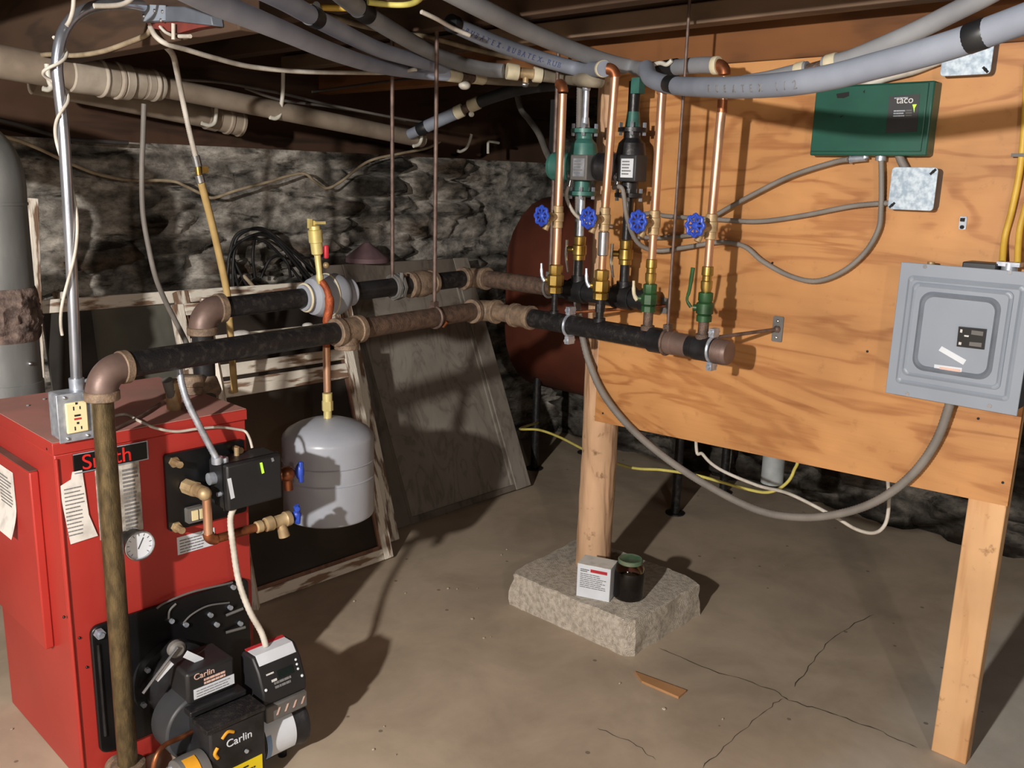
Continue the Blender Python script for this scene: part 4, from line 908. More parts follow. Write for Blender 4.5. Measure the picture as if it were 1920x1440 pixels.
# stand-off bracket from plywood to the end cap clamp
bk = thing('standoff_bracket', 'steel plate and rod holding the end of the supply manifold off the plywood', 'bracket', (2.399, 1.21, 1.10))
mb = MB(); mb.prism([(2.3995, 1.21+y, 1.102+z) for y, z in rrect(0, 0, 0.032, 0.074, 0.004)], (-0.004, 0, 0)); obj(mb, 'plate', 'mid_grey', bk)
mb = MB(); mb.cyl((2.396, 1.21, 1.102), (MX+0.018, 1.283, 1.09), 0.0052, n=10); mb.sphere((2.394, 1.21, 1.102), 0.011, n=10, m=6); obj(mb, 'rod', 'rod', bk)
mb = MB(); mb.sphere((2.3945, 1.21, 1.126), 0.005, n=8, m=6); mb.nx(); mb.sphere((2.3945, 1.21, 1.078), 0.005, n=8, m=6); obj(mb, 'screw', 'chrome', bk)
bk = thing('standoff_bracket', 'rusty rod from the plywood to the supply manifold below the second riser', 'bracket', (2.399, 1.62, 1.115))
mb = MB(); mb.cyl((2.3995, 1.60, 1.125), (MX+0.018, 1.80, 1.098), 0.0052, n=10); obj(mb, 'rod', 'copper_old', bk); mb = MB(); mb.boxc((2.397, 1.60, 1.125), (0.004, 0.03, 0.05)); obj(mb, 'plate', 'mid_grey', bk)

# ================================================================== COPPER RISERS
def drain(root, y, z, dz=0.0):
    mb = MB(); mb.lathe((MX, y, z-0.035), (0, 0, 1), [(0, 0.0125), (0.002, 0.016), (0.02, 0.016), (0.022, 0.0185), (0.048, 0.0185), (0.05, 0.016), (0.068, 0.016), (0.07, 0.0125)], 20)
    mb.cyl((MX, y, z), (MX-0.038, y+0.004, z), 0.013, n=14); mb.cyl((MX-0.03, y+0.004, z), (MX-0.044, y+0.004, z), 0.016, n=6); mb.cyl((MX-0.03, y+0.004, z), (MX-0.045, y+0.012, z-0.040), 0.008, 0.010, n=12)
    b = obj(mb, 'drain_valve', 'brass_dull', root)
    c = V((MX-0.068, y+0.008, z+0.004)); d = V((-1, 0.06, 0)).normalized()
    mb = MB(); mb.cyl((MX-0.04, y+0.005, z), c+d*0.006, 0.0045, n=10); u, w_ = frame(d)
    n = 40; pts = []
    for k in range(n):
        a = 2*math.pi*k/n; rr_ = 0.0265+0.0028*math.cos(8*a); pts.append(c+(u*math.cos(a)+w_*math.sin(a))*rr_)
    mb.tube(pts+[pts[0]], 0.0048, 8); mb.lathe(c-d*0.005, d, [(0, 0.010), (0.008, 0.010), (0.012, 0.006)], 14)
    for k in range(8):
        a = 2*math.pi*k/8; e = u*math.cos(a)+w_*math.sin(a); mb.tube([c+e*0.007, c+e*0.0245], 0.0035, 6)
    obj(mb, 'handwheel', 'blue', b)
def ballvalve(root, y, z, m, lever='galv', green=False, r=0.019):
    k = r/0.019
    mb = MB(); mb.lathe((MX, y, z), (0, 0, 1), [(0, r*0.62), (0.002, r), (0.016*k, r), (0.018*k, r*0.85), (0.022*k, r*1.12), (0.046*k, r*1.12), (0.05*k, r*0.85), (0.054*k, r*0.95), (0.072*k, r*0.95), (0.075*k, r*0.6)], 8 if not green else 20)
    mb.cyl((MX, y, z+0.034*k), (MX-0.012, y+0.030, z+0.034*k), 0.0095, n=12)
    b = obj(mb, 'ball_valve', m, root)
    mb = MB(); p = V((MX-0.014, y+0.036, z+0.034*k))
    if green: mb.tube([p, p+V((-.004, 0.012, 0.02)), p+V((-.004, 0.006, 0.05)), p+V((-.004, 0.0, 0.11))], [0.005, 0.004, 0.005, 0.006], 8, 5)
    else: mb.tube([p+V((0, -.004, -.006)), p+V((-.002, 0.008, 0.012)), p+V((-.002, 0.012, 0.05))], [0.0065, 0.0055, 0.004], 8, 5)
    obj(mb, 'valve_lever', lever, b)
    return b
RYs = [1.868, 1.684, 1.505, 1.318]
labs = ['copper riser nearest the hanging rod at the left, black nipple and brass valve',
        'copper riser second from the left with silver sleeve above its brass valve',
        'copper riser third from the left, green-bodied valve at its foot, front of bare plywood',
        'copper riser furthest right with green lever valve, nearest the green box']
rz = 1.088
for i, y in enumerate(RYs):
    r = thing('copper_riser', labs[i], 'pipe', (MX, y, 1.088), 'copper risers on the supply manifold')
    dy = [(-0.0), -0.012, 0.0, -0.006][i]
    top = [1.760, 1.800, 1.775, 1.780][i]
    vz = [1.152, 1.152, 1.180, 1.130][i]
    # nipple
    mb = MB(); nr = [0.0095, 0.0125, 0.0145, 0.0150][i]; mb.cyl((MX, y, 1.080), (MX, y, vz+0.003), nr, n=16)
    if i == 1: mb.cyl((MX, y, 1.115), (MX, y, 1.14), 0.0155, n=8)
    mb.cyl((MX, y, 1.082), (MX, y, 1.096), nr+0.006, n=16)
    obj(mb, 'nipple', ['black_iron', 'black_iron', 'brown_pipe', 'brown_pipe'][i], r)
    if i < 2:
        ballvalve(r, y, vz, 'brass', r=0.0235)
        c0 = vz+0.075*0.0235/0.019
    else:
        z0 = 1.135 if i == 2 else 1.13
        ballvalve(r, y, z0, 'green_valve', 'green_valve' if i == 3 else 'collar', green=(i == 3), r=0.0215)
        zb = z0+0.083
        mb = MB(); mb.lathe((MX, y, zb), (0, 0, 1), [(0, 0.0125), (0.012, 0.016), (0.03, 0.0165), (0.033, 0.0135), (0.045, 0.0135), (0.048, 0.0165), (0.07, 0.016), (0.072, 0.012)], 16); obj(mb, 'brass_union', 'brass', r); c0 = zb+0.07
    zv = [1.392, 1.394, 1.393, 1.392][i]
    mb = MB(); mb.cyl((MX, y, c0-0.004), (MX, y, zv-0.035), 0.0135 if i == 0 else 0.0115, n=20); obj(mb, 'copper_tube', 'copper', r)
    mb = MB(); mb.cyl((MX, y, zv+0.034), (MX, y+dy, top), 0.0125 if i else 0.013, n=20); obj(mb, 'copper_tube', 'copper', r)
    drain(r, y, zv)
    if i == 1:
        mb = MB(); mb.lathe((MX, y, 1.285), (0, 0, 1), [(0, 0.013), (0.003, 0.0165), (0.07, 0.0165), (0.073, 0.013)], 18); obj(mb, 'silver_sleeve', 'chrome', r)
    mb = MB()
    if i == 0: pipe_elbow(mb, V((MX, y, top+0.03)), (0, 0, 1), V((0.4, 0.9, 0)), 0.025, 0.0165, 10, 16); mm = 'copper_old'
    elif i == 1: pipe_elbow(mb, V((MX, y+dy, top+0.022)), (0, 0, 1), V((-0.35, 0.93, 0)), 0.024, 0.0165, 10, 16); mm = 'copper_old'
    elif i == 2: mb.cyl((MX, y, top-0.03), (MX, y, top), 0.0155, n=16); mm = 'copper'
    else: mb.cyl((MX, y+dy, 1.690), (MX, y+dy, 1.722), 0.0135, n=16); mb.nx(); pipe_elbow(mb, V((MX, y+dy, top+0.03)), (0, 0, 1), (0, 1, 0), 0.025, 0.0165, 10, 16); mm = 'copper_old'
    obj(mb, 'top_elbow', mm, r)

# ================================================================== CIRCULATORS above the return manifold
PXX = RX
def pump(y, label, body, dark, k):
    p = thing('circulator_pump', label, 'pump', (PXX, y, 1.21), 'circulator pumps on the return risers')
    mb = MB(); mb.lathe((PXX, y, 1.455), (0, 0, 1), [(0, 0.024), (0.004, 0.044), (0.016, 0.044), (0.018, 0.026), (0.05, 0.026), (0.06, 0.046), (0.11, 0.050), (0.165, 0.040), (0.18, 0.026), (0.196, 0.026), (0.198, 0.044), (0.210, 0.044), (0.214, 0.020)], 28)
    obj(mb, 'volute', body, p, ang=30)
    mb = MB(); mb.lathe((PXX-0.005, y+0.015, 1.548), V((-0.25, 1, 0)), [(0, 0.044), (0.045, 0.044), (0.047, 0.049), (0.052, 0.049), (0.055, 0.045), (0.088, 0.045), (0.100, 0.038), (0.104, 0.02)], 28)
    obj(mb, 'motor', ['green_pump', 'black_iron'][k], p, ang=30)
    mb = MB(); mb.boxc((PXX-0.035, y-0.032, 1.545), (0.06, 0.07, 0.078)); tb = obj(mb, 'terminal_box', ['mid_grey', 'dark_grey'][k], p, bev=0.004)
    mb = MB(); mb.boxc((PXX-0.066, y-0.036, 1.545), (0.0015, 0.045, 0.055)); lbp = obj(mb, 'nameplate', 'white' if k else 'galv', tb, smooth=False)
    lines(lbp, 'ink', (PXX-0.0672, y-0.018, 1.566), (0, -1, 0), (0, 0, 1), 0.034, 5, 0.009, 0.004)
    mb = MB()
    for z in (1.463, 1.659):
        for a in (0.6, 2.2, 3.7, 5.3): mb.nx(); mb.cyl((PXX+0.036*math.cos(a), y+0.036*math.sin(a), z-0.016), (PXX+0.036*math.cos(a), y+0.036*math.sin(a), z+0.022), 0.006, n=6)
    obj(mb, 'flange_bolt', 'galv', p)
    mb = MB(); mb.cyl((PXX-0.045, y+0.012, 1.515), (PXX-0.05, y+0.014, 1.485), 0.010, n=10); mb.sphere((PXX-0.046, y+0.012, 1.52), 0.014, n=10, m=8); obj(mb, 'cable_connector', 'chrome', p)
    # lower leg: iron pipe, brass valve
    mb = MB(); mb.cyl((PXX, y, 1.325), (PXX, y, 1.456), 0.0145 if k else 0.012, n=16); obj(mb, 'lower_pipe', 'black_iron' if k else 'galv', p)
    mb = MB(); mb.lathe((PXX, y, 1.250), (0, 0, 1), [(0, 0.014), (0.002, 0.020), (0.016, 0.020), (0.02, 0.0235), (0.048, 0.0235), (0.052, 0.019), (0.076, 0.020), (0.08, 0.014)], 10)
    mb.cyl((PXX, y, 1.285), (PXX-0.02, y+0.033, 1.285), 0.010, n=10); b = obj(mb, 'ball_valve', 'brass', p)
    mb = MB(); q = V((PXX-0.022, y+0.037, 1.285)); mb.tube([q+V((0, 0, 0.03)), q, q+V((0, 0.0, -0.03)), q+V((0, -0.01, -0.075))], [0.005, 0.006, 0.005, 0.004], 8, 4); obj(mb, 'valve_lever', 'chrome', b)
    mb = MB(); mb.cyl((PXX, y, 1.195), (PXX, y, 1.252), 0.015, n=16); obj(mb, 'nipple', 'black_iron', p)
    # upper leg
    mb = MB()
    if k == 0: mb.cyl((PXX, y, 1.665), (PXX, y, 1.785), 0.010, n=14); mb.sphere((PXX, y, 1.79), 0.014, n=10, m=8); mb.cyl((PXX, y, 1.668), (PXX, y, 1.70), 0.016, 0.012, n=10); u = obj(mb, 'upper_pipe', 'galv', p)
    else: mb.cyl((PXX, y, 1.665), (PXX, y, 1.80), 0.0185, n=16); u = obj(mb, 'upper_pipe', 'black_iron', p); mb = MB(); mb.cyl((PXX, y-0.0, 1.668), (PXX, y, 1.712), 0.024, 0.019, n=12); mb.nx(); mb.boxc((PXX-0.012, y-0.02, 1.785), (0.03, 0.03, 0.045)); obj(mb, 'pipe_fitting', 'green_pump', p)
    return p
pump(1.882, 'green circulator pump on the return riser behind the two left copper risers', 'green_pump', False, 0)
pump(1.695, 'black circulator pump on the return riser with brass valve, behind second copper riser', 'black_iron', True, 1)
# ================================================================== ELECTRICAL ON THE PLYWOOD
PF = 2.4   # plywood face
LF = V((0, -1, 0))     # reading direction on the plywood (left to right)
def W(y, z, d=0.0): return V((PF-d, y, z))
XF = PF-0.085
ep = thing('electrical_panel', 'grey electrical breaker panel with raised door at the right of the plywood', 'electrical panel', (PF, 0.72, 0.985))
q0 = PX(1688, 491, XF); q1 = PX(1661, 740, XF); q2 = PX(1907, 777, XF)
y0 = (q0.y+q1.y)/2; y1 = q2.y; z1 = q0.z; z0 = 0.5*(q1.z+q2.z)
mb = MB(); mb.box(XF+0.004, PF-0.0002, y1+0.008, y0-0.008, z0+0.008, z1-0.008); obj(mb, 'back_box', 'panel_dark', ep, bev=0.002)
mb = MB(); mb.box(XF, XF+0.004, y1, y0, z0, z1); tr_c = obj(mb, 'cover', 'panel', ep, bev=0.0015)
yc = (y0+y1)/2; zc = (z0+z1)/2
def rr3(w_, h, r, x, cy=yc, cz=zc): return [V((x, cy-a, cz+b)) for a, b in rrect(0, 0, w_, h, r, 6)]
def frame_ring(name, w_, h, r, t, x0, x1, m, par, cy=yc, cz=zc):
    a = rr3(w_, h, r, x0, cy, cz); b = rr3(w_-2*t, h-2*t, max(0.002, r-t*0.6), x0, cy, cz); n = len(a)
    mid = rr3(w_-t, h-t, max(0.002, r-t*0.3), x1, cy, cz)
    mb = MB(); mb.add(a+mid+b, [(i, (i+1) % n, n+(i+1) % n, n+i) for i in range(n)]+[(n+i, n+(i+1) % n, 2*n+(i+1) % n, 2*n+i) for i in range(n)])
    return obj(mb, name, m, par, ang=60)
PW, PH = y0-y1, z1-z0
frame_ring('cover_rim', PW*0.86, PH*0.82, 0.012, 0.012, XF-0.0002, XF-0.004, 'panel', tr_c)
dcy, dcz = yc+0.004, zc+0.004
mb = MB(); mb.prism(rr3(PW*0.74, PH*0.70, 0.014, XF-0.0002, dcy, dcz), (-0.004, 0, 0)); dr = obj(mb, 'door', 'panel', ep, bev=0.0015)
frame_ring('door_bead', PW*0.60, PH*0.59, 0.030, 0.013, XF-0.0041, XF-0.010, 'bead', dr, dcy, dcz)
frame_ring('door_edge_bead', PW*0.735, PH*0.695, 0.016, 0.009, XF-0.0041, XF-0.007, 'panel', dr, dcy, dcz)
mb = MB()
for px in ((1735, 500), (1894, 511), (1702, 738), (1856, 761)): mb.nx(); p = PX(px[0], px[1], XF); mb.cyl(p, p+V((-0.003, 0, 0)), 0.0048, n=10)
obj(mb, 'cover_screw', 'chrome', tr_c)
def quad(px, x): return [PX(a, b, x) for a, b in px]
mb = MB(); mb.prism(quad([(1799, 612), (1851, 617), (1846, 655), (1795, 649)], XF-0.0042), (-0.006, 0, 0)); lt = obj(mb, 'breaker_label', 'black', dr, smooth=False)
mb = MB()
for c in ([(1822, 619), (1844, 622), (1843, 630), (1821, 627)], [(1818, 641), (1841, 643), (1840, 651), (1817, 648)]):
    mb.nx(); mb.prism(quad(c, XF-0.0103), (-0.0008, 0, 0))
obj(mb, 'breaker_handle', 'mid_grey', lt, smooth=False)
mb = MB()
for c in ([(1801, 617), (1805, 618), (1804, 624), (1800, 623)], [(1808, 628), (1817, 629), (1816, 632), (1808, 631)], [(1798, 641), (1803, 642), (1802, 647), (1797, 646)]): mb.nx(); mb.prism(quad(c, XF-0.0103), (-0.0006, 0, 0))
obj(mb, 'label_print', 'ink_white', lt, smooth=False)
mb = MB(); mb.prism(quad([(1766, 649), (1812, 675), (1806, 684), (1760, 657)], XF-0.0042), (-0.0008, 0, 0)); obj(mb, 'white_sticker', 'white', dr, smooth=False)
mb = MB(); mb.prism(quad([(1752, 683), (1804, 690), (1802, 702), (1751, 696)], XF-0.0042), (-0.0008, 0, 0)); st = obj(mb, 'red_sticker', 'white', dr, smooth=False); st['label'] = 'white sticker with a red printed line'
mb = MB(); mb.prism(quad([(1762, 687.5), (1801, 693), (1800, 698), (1761, 692.5)], XF-0.0052), (-0.0005, 0, 0)); obj(mb, 'lettering', 'ink_pale', st, smooth=False)
mb = MB(); p = PX(1845, 492, XF+0.04); mb.box(XF+0.012, PF-0.01, p.y-0.035, p.y+0.04, z1-0.009, z1+0.012); obj(mb, 'knockout_plate', 'dark_grey', ep, bev=0.003)
mb = MB(); p = PX(1893, 494, XF+0.04); mb.cyl((XF+0.045, p.y, z1-0.009), (XF+0.045, p.y, z1+0.014), 0.018, n=16); mb.boxc((XF+0.045, p.y, z1+0.012), (0.034, 0.05, 0.010)); obj(mb, 'cable_clamp', 'galv', ep)
mb = MB(); p = PX(1746, 492, XF+0.03); mb.cyl((XF+0.03, p.y, z1-0.009), (XF+0.03, p.y, z1+0.004), 0.009, n=10); obj(mb, 'knockout_plug', 'brass_dull', ep)

# green relay box
gx = PF-0.055
gb = thing('relay_box', 'dark green zone relay box with a black label high on the plywood', 'relay box', (PF, 1.0, 1.60))
q0 = PX(1530, 167, gx); q1 = PX(1519, 290, gx); q2 = PX(1733, 287, gx); q3 = PX(1735, 152, gx)
ya, yb_ = (q0.y+q1.y)/2, (q2.y+q3.y)/2-0.0; za, zb_ = (q1.z+q2.z)/2, (q0.z+q3.z)/2
mb = MB(); mb.box(gx+0.006, PF-0.0003, yb_-0.012, ya+0.004, za-0.004, zb_+0.004); hs = obj(mb, 'housing', 'green_box', gb, bev=0.004)
mb = MB(); mb.box(gx, gx+0.007, yb_, ya, za+0.006, zb_); cv = obj(mb, 'cover', 'green_box', gb, bev=0.002)
mb = MB(); mb.prism(quad([(1668, 181), (1725, 176), (1719, 247), (1661, 250)], gx-0.0003), (-0.001, 0, 0)); bl = obj(mb, 'label', 'dark_grey', gb, smooth=False)
p = PX(1680, 194, gx-0.0016); text('taco', 0.024, 'ink_white', bl, p, LF, Zu, 0.0004)
lines(bl, 'galv', PX(1676, 207, gx-0.0016), LF, Zu, 0.028, 3, 0.006, 0.003); lines(bl, 'mid_grey', PX(1699, 206, gx-0.0016), LF, Zu, 0.016, 3, 0.006, 0.003)
lines(bl, 'galv', PX(1677, 183, gx-0.0016), LF, Zu, 0.034, 1, 0.006, 0.003, 0.05)
mb = MB(); mb.prism(quad([(1711, 196), (1719, 195.5), (1715, 203), (1714, 211), (1713, 203)], gx-0.0016), (-0.0008, 0, 0)); obj(mb, 'indicator_mark', 'led', bl, smooth=False)
mb = MB()
for c in ([(1568, 176), (1592, 172), (1592, 180), (1582, 184), (1570, 184)], [(1575, 218), (1582, 216), (1576, 221)], [(1618, 172), (1622, 168), (1621, 175)]): mb.nx(); mb.prism(quad(c, gx-0.0002), (-0.0005, 0, 0))
obj(mb, 'scuff', 'ink_black', cv, smooth=False)
mb = MB(); 
p = PX(1652, 291, PF-0.028); mb.cyl(p+Zu*0.012, p-Zu*0.014, 0.013, n=14); mb.nx(); p = PX(1622, 294, PF-0.028); mb.cyl(p+Zu*0.010, p-Zu*0.004, 0.010, n=12); mb.cyl(p-Zu*0.002+V((0, -.003, 0)), p+V((0, 0.038, -0.006)), 0.0095, n=12); mb.cyl(p+V((0, 0.034, -.006)), p+V((0, 0.038, -.006)), 0.0115, n=12)
obj(mb, 'cable_connector', 'galv', gb)

def cover_box(label, px, slot, group='square junction boxes on the plywood'):
    b = thing('junction_box', label, 'junction box', PX(*px[3], PF), group)
    x = PF-0.046
    P = [PX(a, c, x) for a, c in px]; yy0 = (P[0].y+P[3].y)/2; yy1 = (P[1].y+P[2].y)/2; zz1 = (P[0].z+P[1].z)/2; zz0 = (P[2].z+P[3].z)/2
    cy, cz, w_, h = (yy0+yy1)/2, (zz0+zz1)/2, yy0-yy1, zz1-zz0
    mb = MB(); mb.prism([V((x+0.003, cy-a, cz+c)) for a, c in rrect(0, 0, w_*0.96, h*0.96, 0.010)], (0.0425, 0, 0)); obj(mb, 'box', 'panel_dark', b)
    mb = MB(); mb.prism([V((x, cy-a, cz+c)) for a, c in rrect(0, 0, w_, h, 0.009)], (0.0028, 0, 0)); c_ = obj(mb, 'cover', 'galv_plate', b, bev=0.001)
    mb = MB()
    for sa, sb in slot:
        mb.nx(); p = V((x-0.0003, cy-sa*w_*0.40, cz+sb*h*0.40)); d = V((0, -1, 1)).normalized() if sa*sb > 0 else V((0, -1, -1)).normalized()
        n_ = V((0, d.z, -d.y)); mb.prism([p-d*0.009-n_*0.003, p+d*0.009-n_*0.003, p+d*0.009+n_*0.003, p-d*0.009+n_*0.003], (-0.0008, 0, 0)); mb.sphere(p, 0.004, n=8, m=6)
    obj(mb, 'cover_screw', 'ink_black', c_, smooth=False)
    return b, cy, cz, w_, h
j1, jy, jz, jw, jh = cover_box('galvanised square junction box below the green relay box', [(1671, 315), (1757, 312), (1752, 395), (1665, 393)], [(1, 1), (-1, -1)])
cover_box('galvanised square junction box at the top right behind the grey foam pipes', [(1772, 62), (1867, 58), (1857, 140), (1762, 142)], [(1, -1), (-1, 1)])
# small clip
cl = thing('mounting_clip', 'tiny metal clip screwed to the plywood left of the yellow cables', 'clip', PX(1806, 428, PF))
mb = MB(); p = PX(1806, 418, PF-0.0003); mb.prism([V((PF-0.0003, p.y-a, p.z+c)) for a, c in rrect(0, 0, 0.017, 0.032, 0.003)], (-0.003, 0, 0)); obj(mb, 'plate', 'galv', cl)
mb = MB(); mb.boxc((PF-0.008, p.y, p.z+0.008), (0.012, 0.008, 0.008)); mb.sphere((PF-0.006, p.y, p.z-0.010), 0.005, n=8, m=6); obj(mb, 'clip', 'ink_black', cl)

# ================================================================== CABLES
def cable(name, label, cat, m, r, pts, group=None, n=10, sub=8):
    mb = MB(); mb.tube([V(p) for p in pts], r, n, sub); return tag(obj(mb, name, m, ang=70), label, cat, group)
def pxs(L_, X): return [PX(a, b, X) for a, b in L_]
def armored(name, label, m, r, pts, group=None, pitch=0.006):
    """flexible metal cable: tube with a turned rib"""
    P = spline([V(p) for p in pts], 14); out = [P[0]]; acc = 0
    for a, b in zip(P, P[1:]):
        l = (b-a).length; k = max(1, int(l/(pitch/2)))
        for i in range(1, k+1): out.append(a.lerp(b, i/k))
    rs = [r*(1.0 if i % 2 else 0.90) for i in range(len(out))]
    mb = MB(); mb.tube(out, rs, 10); return tag(obj(mb, name, m, ang=70), label, 'cable', group)
c1 = [(1590, 299), (1560, 305), (1480, 331), (1400, 371), (1348, 400), (1310, 425)]
armored('armored_cable', 'metal-clad cable from the green relay box down to the rightmost blue valve', 'cable_grey', 0.0072, [PX(a, b, PF-0.03-0.012*(i == 0)) for i, (a, b) in enumerate(c1)]+[V((PF-0.022, 1.45, 1.365)), V((PF-0.02, 1.60, 1.34)), V((PF-0.03, 1.70, 1.335))], 'metal-clad cables on the plywood')
c2 = [(1666, 381), (1600, 386), (1500, 405), (1420, 415), (1340, 411), (1250, 405), (1225, 400)]
armored('armored_cable', 'metal-clad cable from the square junction box running left to the risers', 'cable_grey', 0.0072, [V((PF-0.018, jy+jw*0.52, jz-jh*0.35))]+pxs(c2[1:], PF-0.02)+[V((PF-0.02, 1.75, 1.40))], 'metal-clad cables on the plywood')
c3 = [(1652, 297), (1653, 340), (1652, 390), (1647, 430), (1622, 473), (1580, 509), (1530, 527), (1480, 517), (1430, 490), (1395, 462), (1350, 454), (1290, 463), (1232, 470), (1196, 455), (1176, 410), (1167, 355)]
XS = [PF-0.028]*2+[PF-0.024]*9+[PF-0.03, PF-0.05, PF-0.10, PF-0.15, PF-0.165]
P3 = [PX(a, b, x) for (a, b), x in zip(c3, XS)]+[V((PXX-0.062, 1.710, 1.487))]
armored('armored_cable', 'metal-clad cable hanging in a deep loop from the green relay box to the black pump', 'cable_grey', 0.0075, P3, 'metal-clad cables on the plywood')
armored('armored_cable', 'short metal-clad cable between green relay box and square junction box', 'cable_grey', 0.011, [PX(1684, 290, PF-0.026)+Zu*0.004, PX(1690, 302, PF-0.026), PX(1698, 317, PF-0.024)], 'metal-clad cables on the plywood')
armored('armored_cable', 'pale cable curving down from the green pump behind the second blue valve', 'cable_white', 0.0062, [V((PXX-0.052, 1.897, 1.487)), V((PXX-0.06, 1.895, 1.45)), V((PXX-0.05, 1.865, 1.40)), V((PXX-0.02, 1.83, 1.375)), V((PF-0.05, 1.79, 1.365))])
cable('flat_cable', 'pinkish pale cable rising from the green relay box top to the upper junction box', 'cable', 'cable_white', 0.010, [PX(1600, 172, PF-0.03), PX(1625, 160, PF-0.025), PX(1660, 147, PF-0.02), PX(1710, 134, PF-0.02), PX(1752, 118, PF-0.02), PX(1775, 110, PF-0.02)])
# big flexible conduit
cb_ = [(1782, 764), (1757, 824), (1712, 888), (1650, 936), (1580, 962), (1500, 970), (1420, 956), (1330, 912), (1250, 860), (1180, 800), (1132, 740), (1105, 680), (1092, 630), (1084, 580), (1080, 545)]
XS = [XF+0.045]+[PF-0.03]*9+[PF-0.03, PF-0.02, PF-0.01, PF, PF+0.01]
Pb = [PX(a, b, x) for (a, b), x in zip(cb_, XS)]; Pb[0].z = z0+0.006
Pb += [V((PF+0.02, Pb[-1].y+0.01, 1.30)), V((PF+0.03, Pb[-1].y+0.03, 1.6)), V((PF+0.03, Pb[-1].y+0.04, 1.9))]
armored('flexible_conduit', 'thick grey-brown flexible conduit drooping under the plywood from the electrical panel', 'cable_grey', 0.0125, Pb, None, 0.008)
# yellow cables on the right
XY = PF-0.016
cable('yellow_cable', 'left one of two yellow cables entering the top of the electrical panel', 'cable', 'cable_yellow', 0.0075, [V((XF+0.045, PX(1886, 494, XF+0.045).y+0.008, z1+0.016))]+pxs([(1884, 445), (1897, 395), (1912, 320), (1921, 230), (1926, 120)], XY), 'yellow cables at the panel')
cable('yellow_cable', 'right one of two yellow cables at the frame edge above the electrical panel', 'cable', 'cable_yellow', 0.0075, [V((XF+0.045, PX(1900, 496, XF+0.045).y-0.008, z1+0.016))]+pxs([(1912, 430), (1924, 385), (1934, 340), (1940, 200)], XY), 'yellow cables at the panel')
st_ = PX(1911, 291, XY); mb = MB(); mb.boxc(st_+V((-.008, 0, 0)), (0.003, 0.03, 0.008)); mb.boxc(st_+V((0.004, 0.014, 0)), (0.022, 0.003, 0.008)); tag(obj(mb, 'cable_staple', 'mid_grey'), 'small metal staple over the left yellow cable', 'staple')
# behind / under the plywood
cable('white_cable', 'thin white cable looping below the plywood behind the flexible conduit', 'cable', 'cable_white', 0.0055, [V((2.50, 0.96, 1.93)), V((2.50, 0.96, 1.2))]+[PX(a, b, 2.52) for a, b in [(1664, 880), (1667, 935), (1661, 980), (1640, 999), (1605, 992), (1560, 966), (1480, 926), (1420, 910), (1350, 880), (1318, 852), (1305, 820)]]+[V((2.52, 1.55, 1.2)), V((2.50, 1.55, 1.93))])
cable('yellow_wire', 'pale yellow wire strung low behind the log post and plywood', 'cable', 'cable_yel2', 0.0055, [V((3.425, 3.03, 0.26))]+[PX(a, b, x) for a, b, x in [(975, 804, 2.95), (1010, 806, 2.9), (1050, 820, 2.85), (1110, 850, 2.75), (1180, 876, 2.7), (1240, 881, 2.7), (1300, 890, 2.7), (1350, 903, 2.7), (1400, 917, 2.7), (1440, 923, 2.7), (1470, 910, 2.7), (1488, 884, 2.7), (1492, 840, 2.7)]]+[V((2.75, 1.42, 0.9)), V((2.80, 1.42, 1.93))])
p = PX(1447, 905, 2.95); mb = MB(); mb.cyl(p, V((p.x, p.y, 0.75)), 0.040, n=24); mb.cyl(V((p.x, p.y, 0.55)), V((p.x, p.y, 1.93)), 0.037, n=24); tag(obj(mb, 'drain_stub', mat('pale_grey_pvc', s(170, 176, 178), 0.5)), 'pale grey plastic pipe end hanging behind the plywood', 'pipe')

# conduit with outlet box
CY = 2.125
ob = thing('outlet_box', 'galvanised outlet box with ivory receptacle on the corner of the red boiler', 'outlet', PY(130, 822, CY-0.03))
q0 = PY(116, 745, CY-0.045); q1 = PY(172, 808, CY-0.045)
oy0, oy1 = CY-0.045, CY+0.02
ox0, ox1, oz0, oz1 = 0.7235, 0.7955, BZ+0.002, BZ+0.110
mb = MB(); mb.box(ox0, ox1, oy0+0.003, oy1, oz0, oz1); obj(mb, 'box', 'galv', ob, bev=0.006)
mb = MB(); mb.box(ox0-0.004, ox1+0.003, oy0, oy0+0.003, oz0-0.003, oz1+0.002); pl = obj(mb, 'face_plate', 'galv', ob, bev=0.002)
mb = MB(); mb.box(ox0+0.012, ox1-0.012, oy0-0.007, oy0, oz0+0.018, oz1-0.018); rc = obj(mb, 'receptacle', 'cream', ob, bev=0.003)
mb = MB(); cx = (ox0+ox1)/2; cz = (oz0+oz1)/2
for dz in (0.022, -0.025):
    mb.nx(); mb.boxc((cx-0.007, oy0-0.0072, cz+dz), (0.0025, 0.001, 0.009)); mb.nx(); mb.boxc((cx+0.007, oy0-0.0072, cz+dz), (0.0025, 0.001, 0.007)); mb.boxc((cx, oy0-0.0072, cz+dz+(0.011 if dz > 0 else 0.012)), (0.005, 0.001, 0.005))
mb.boxc((cx, oy0-0.0075, cz+0.005), (0.013, 0.0016, 0.004)); obj(mb, 'slot', 'ink_black', rc, smooth=False)
mb = MB(); mb.boxc((cx, oy0-0.0075, cz-0.003), (0.015, 0.002, 0.004)); obj(mb, 'reset_button', 'ink_red', rc, smooth=False)
mb = MB()
for sx in (-1, 1):
    for zz in (oz0+0.006, oz1-0.006): mb.nx(); mb.sphere((cx+sx*0.022, oy0-0.001, zz), 0.004, n=8, m=6)
obj(mb, 'plate_screw', 'chrome', pl)
mb = MB(); bx = PY(147, 722, CY); mb.cyl((0.783, CY, oz1), (0.783, CY, oz1+0.026), 0.0165, n=16); mb.cyl((0.795, CY-.004, oz1+0.018), (0.806, CY-.006, oz1+0.018), 0.005, n=8); obj(mb, 'conduit_connector', 'galv', ob)
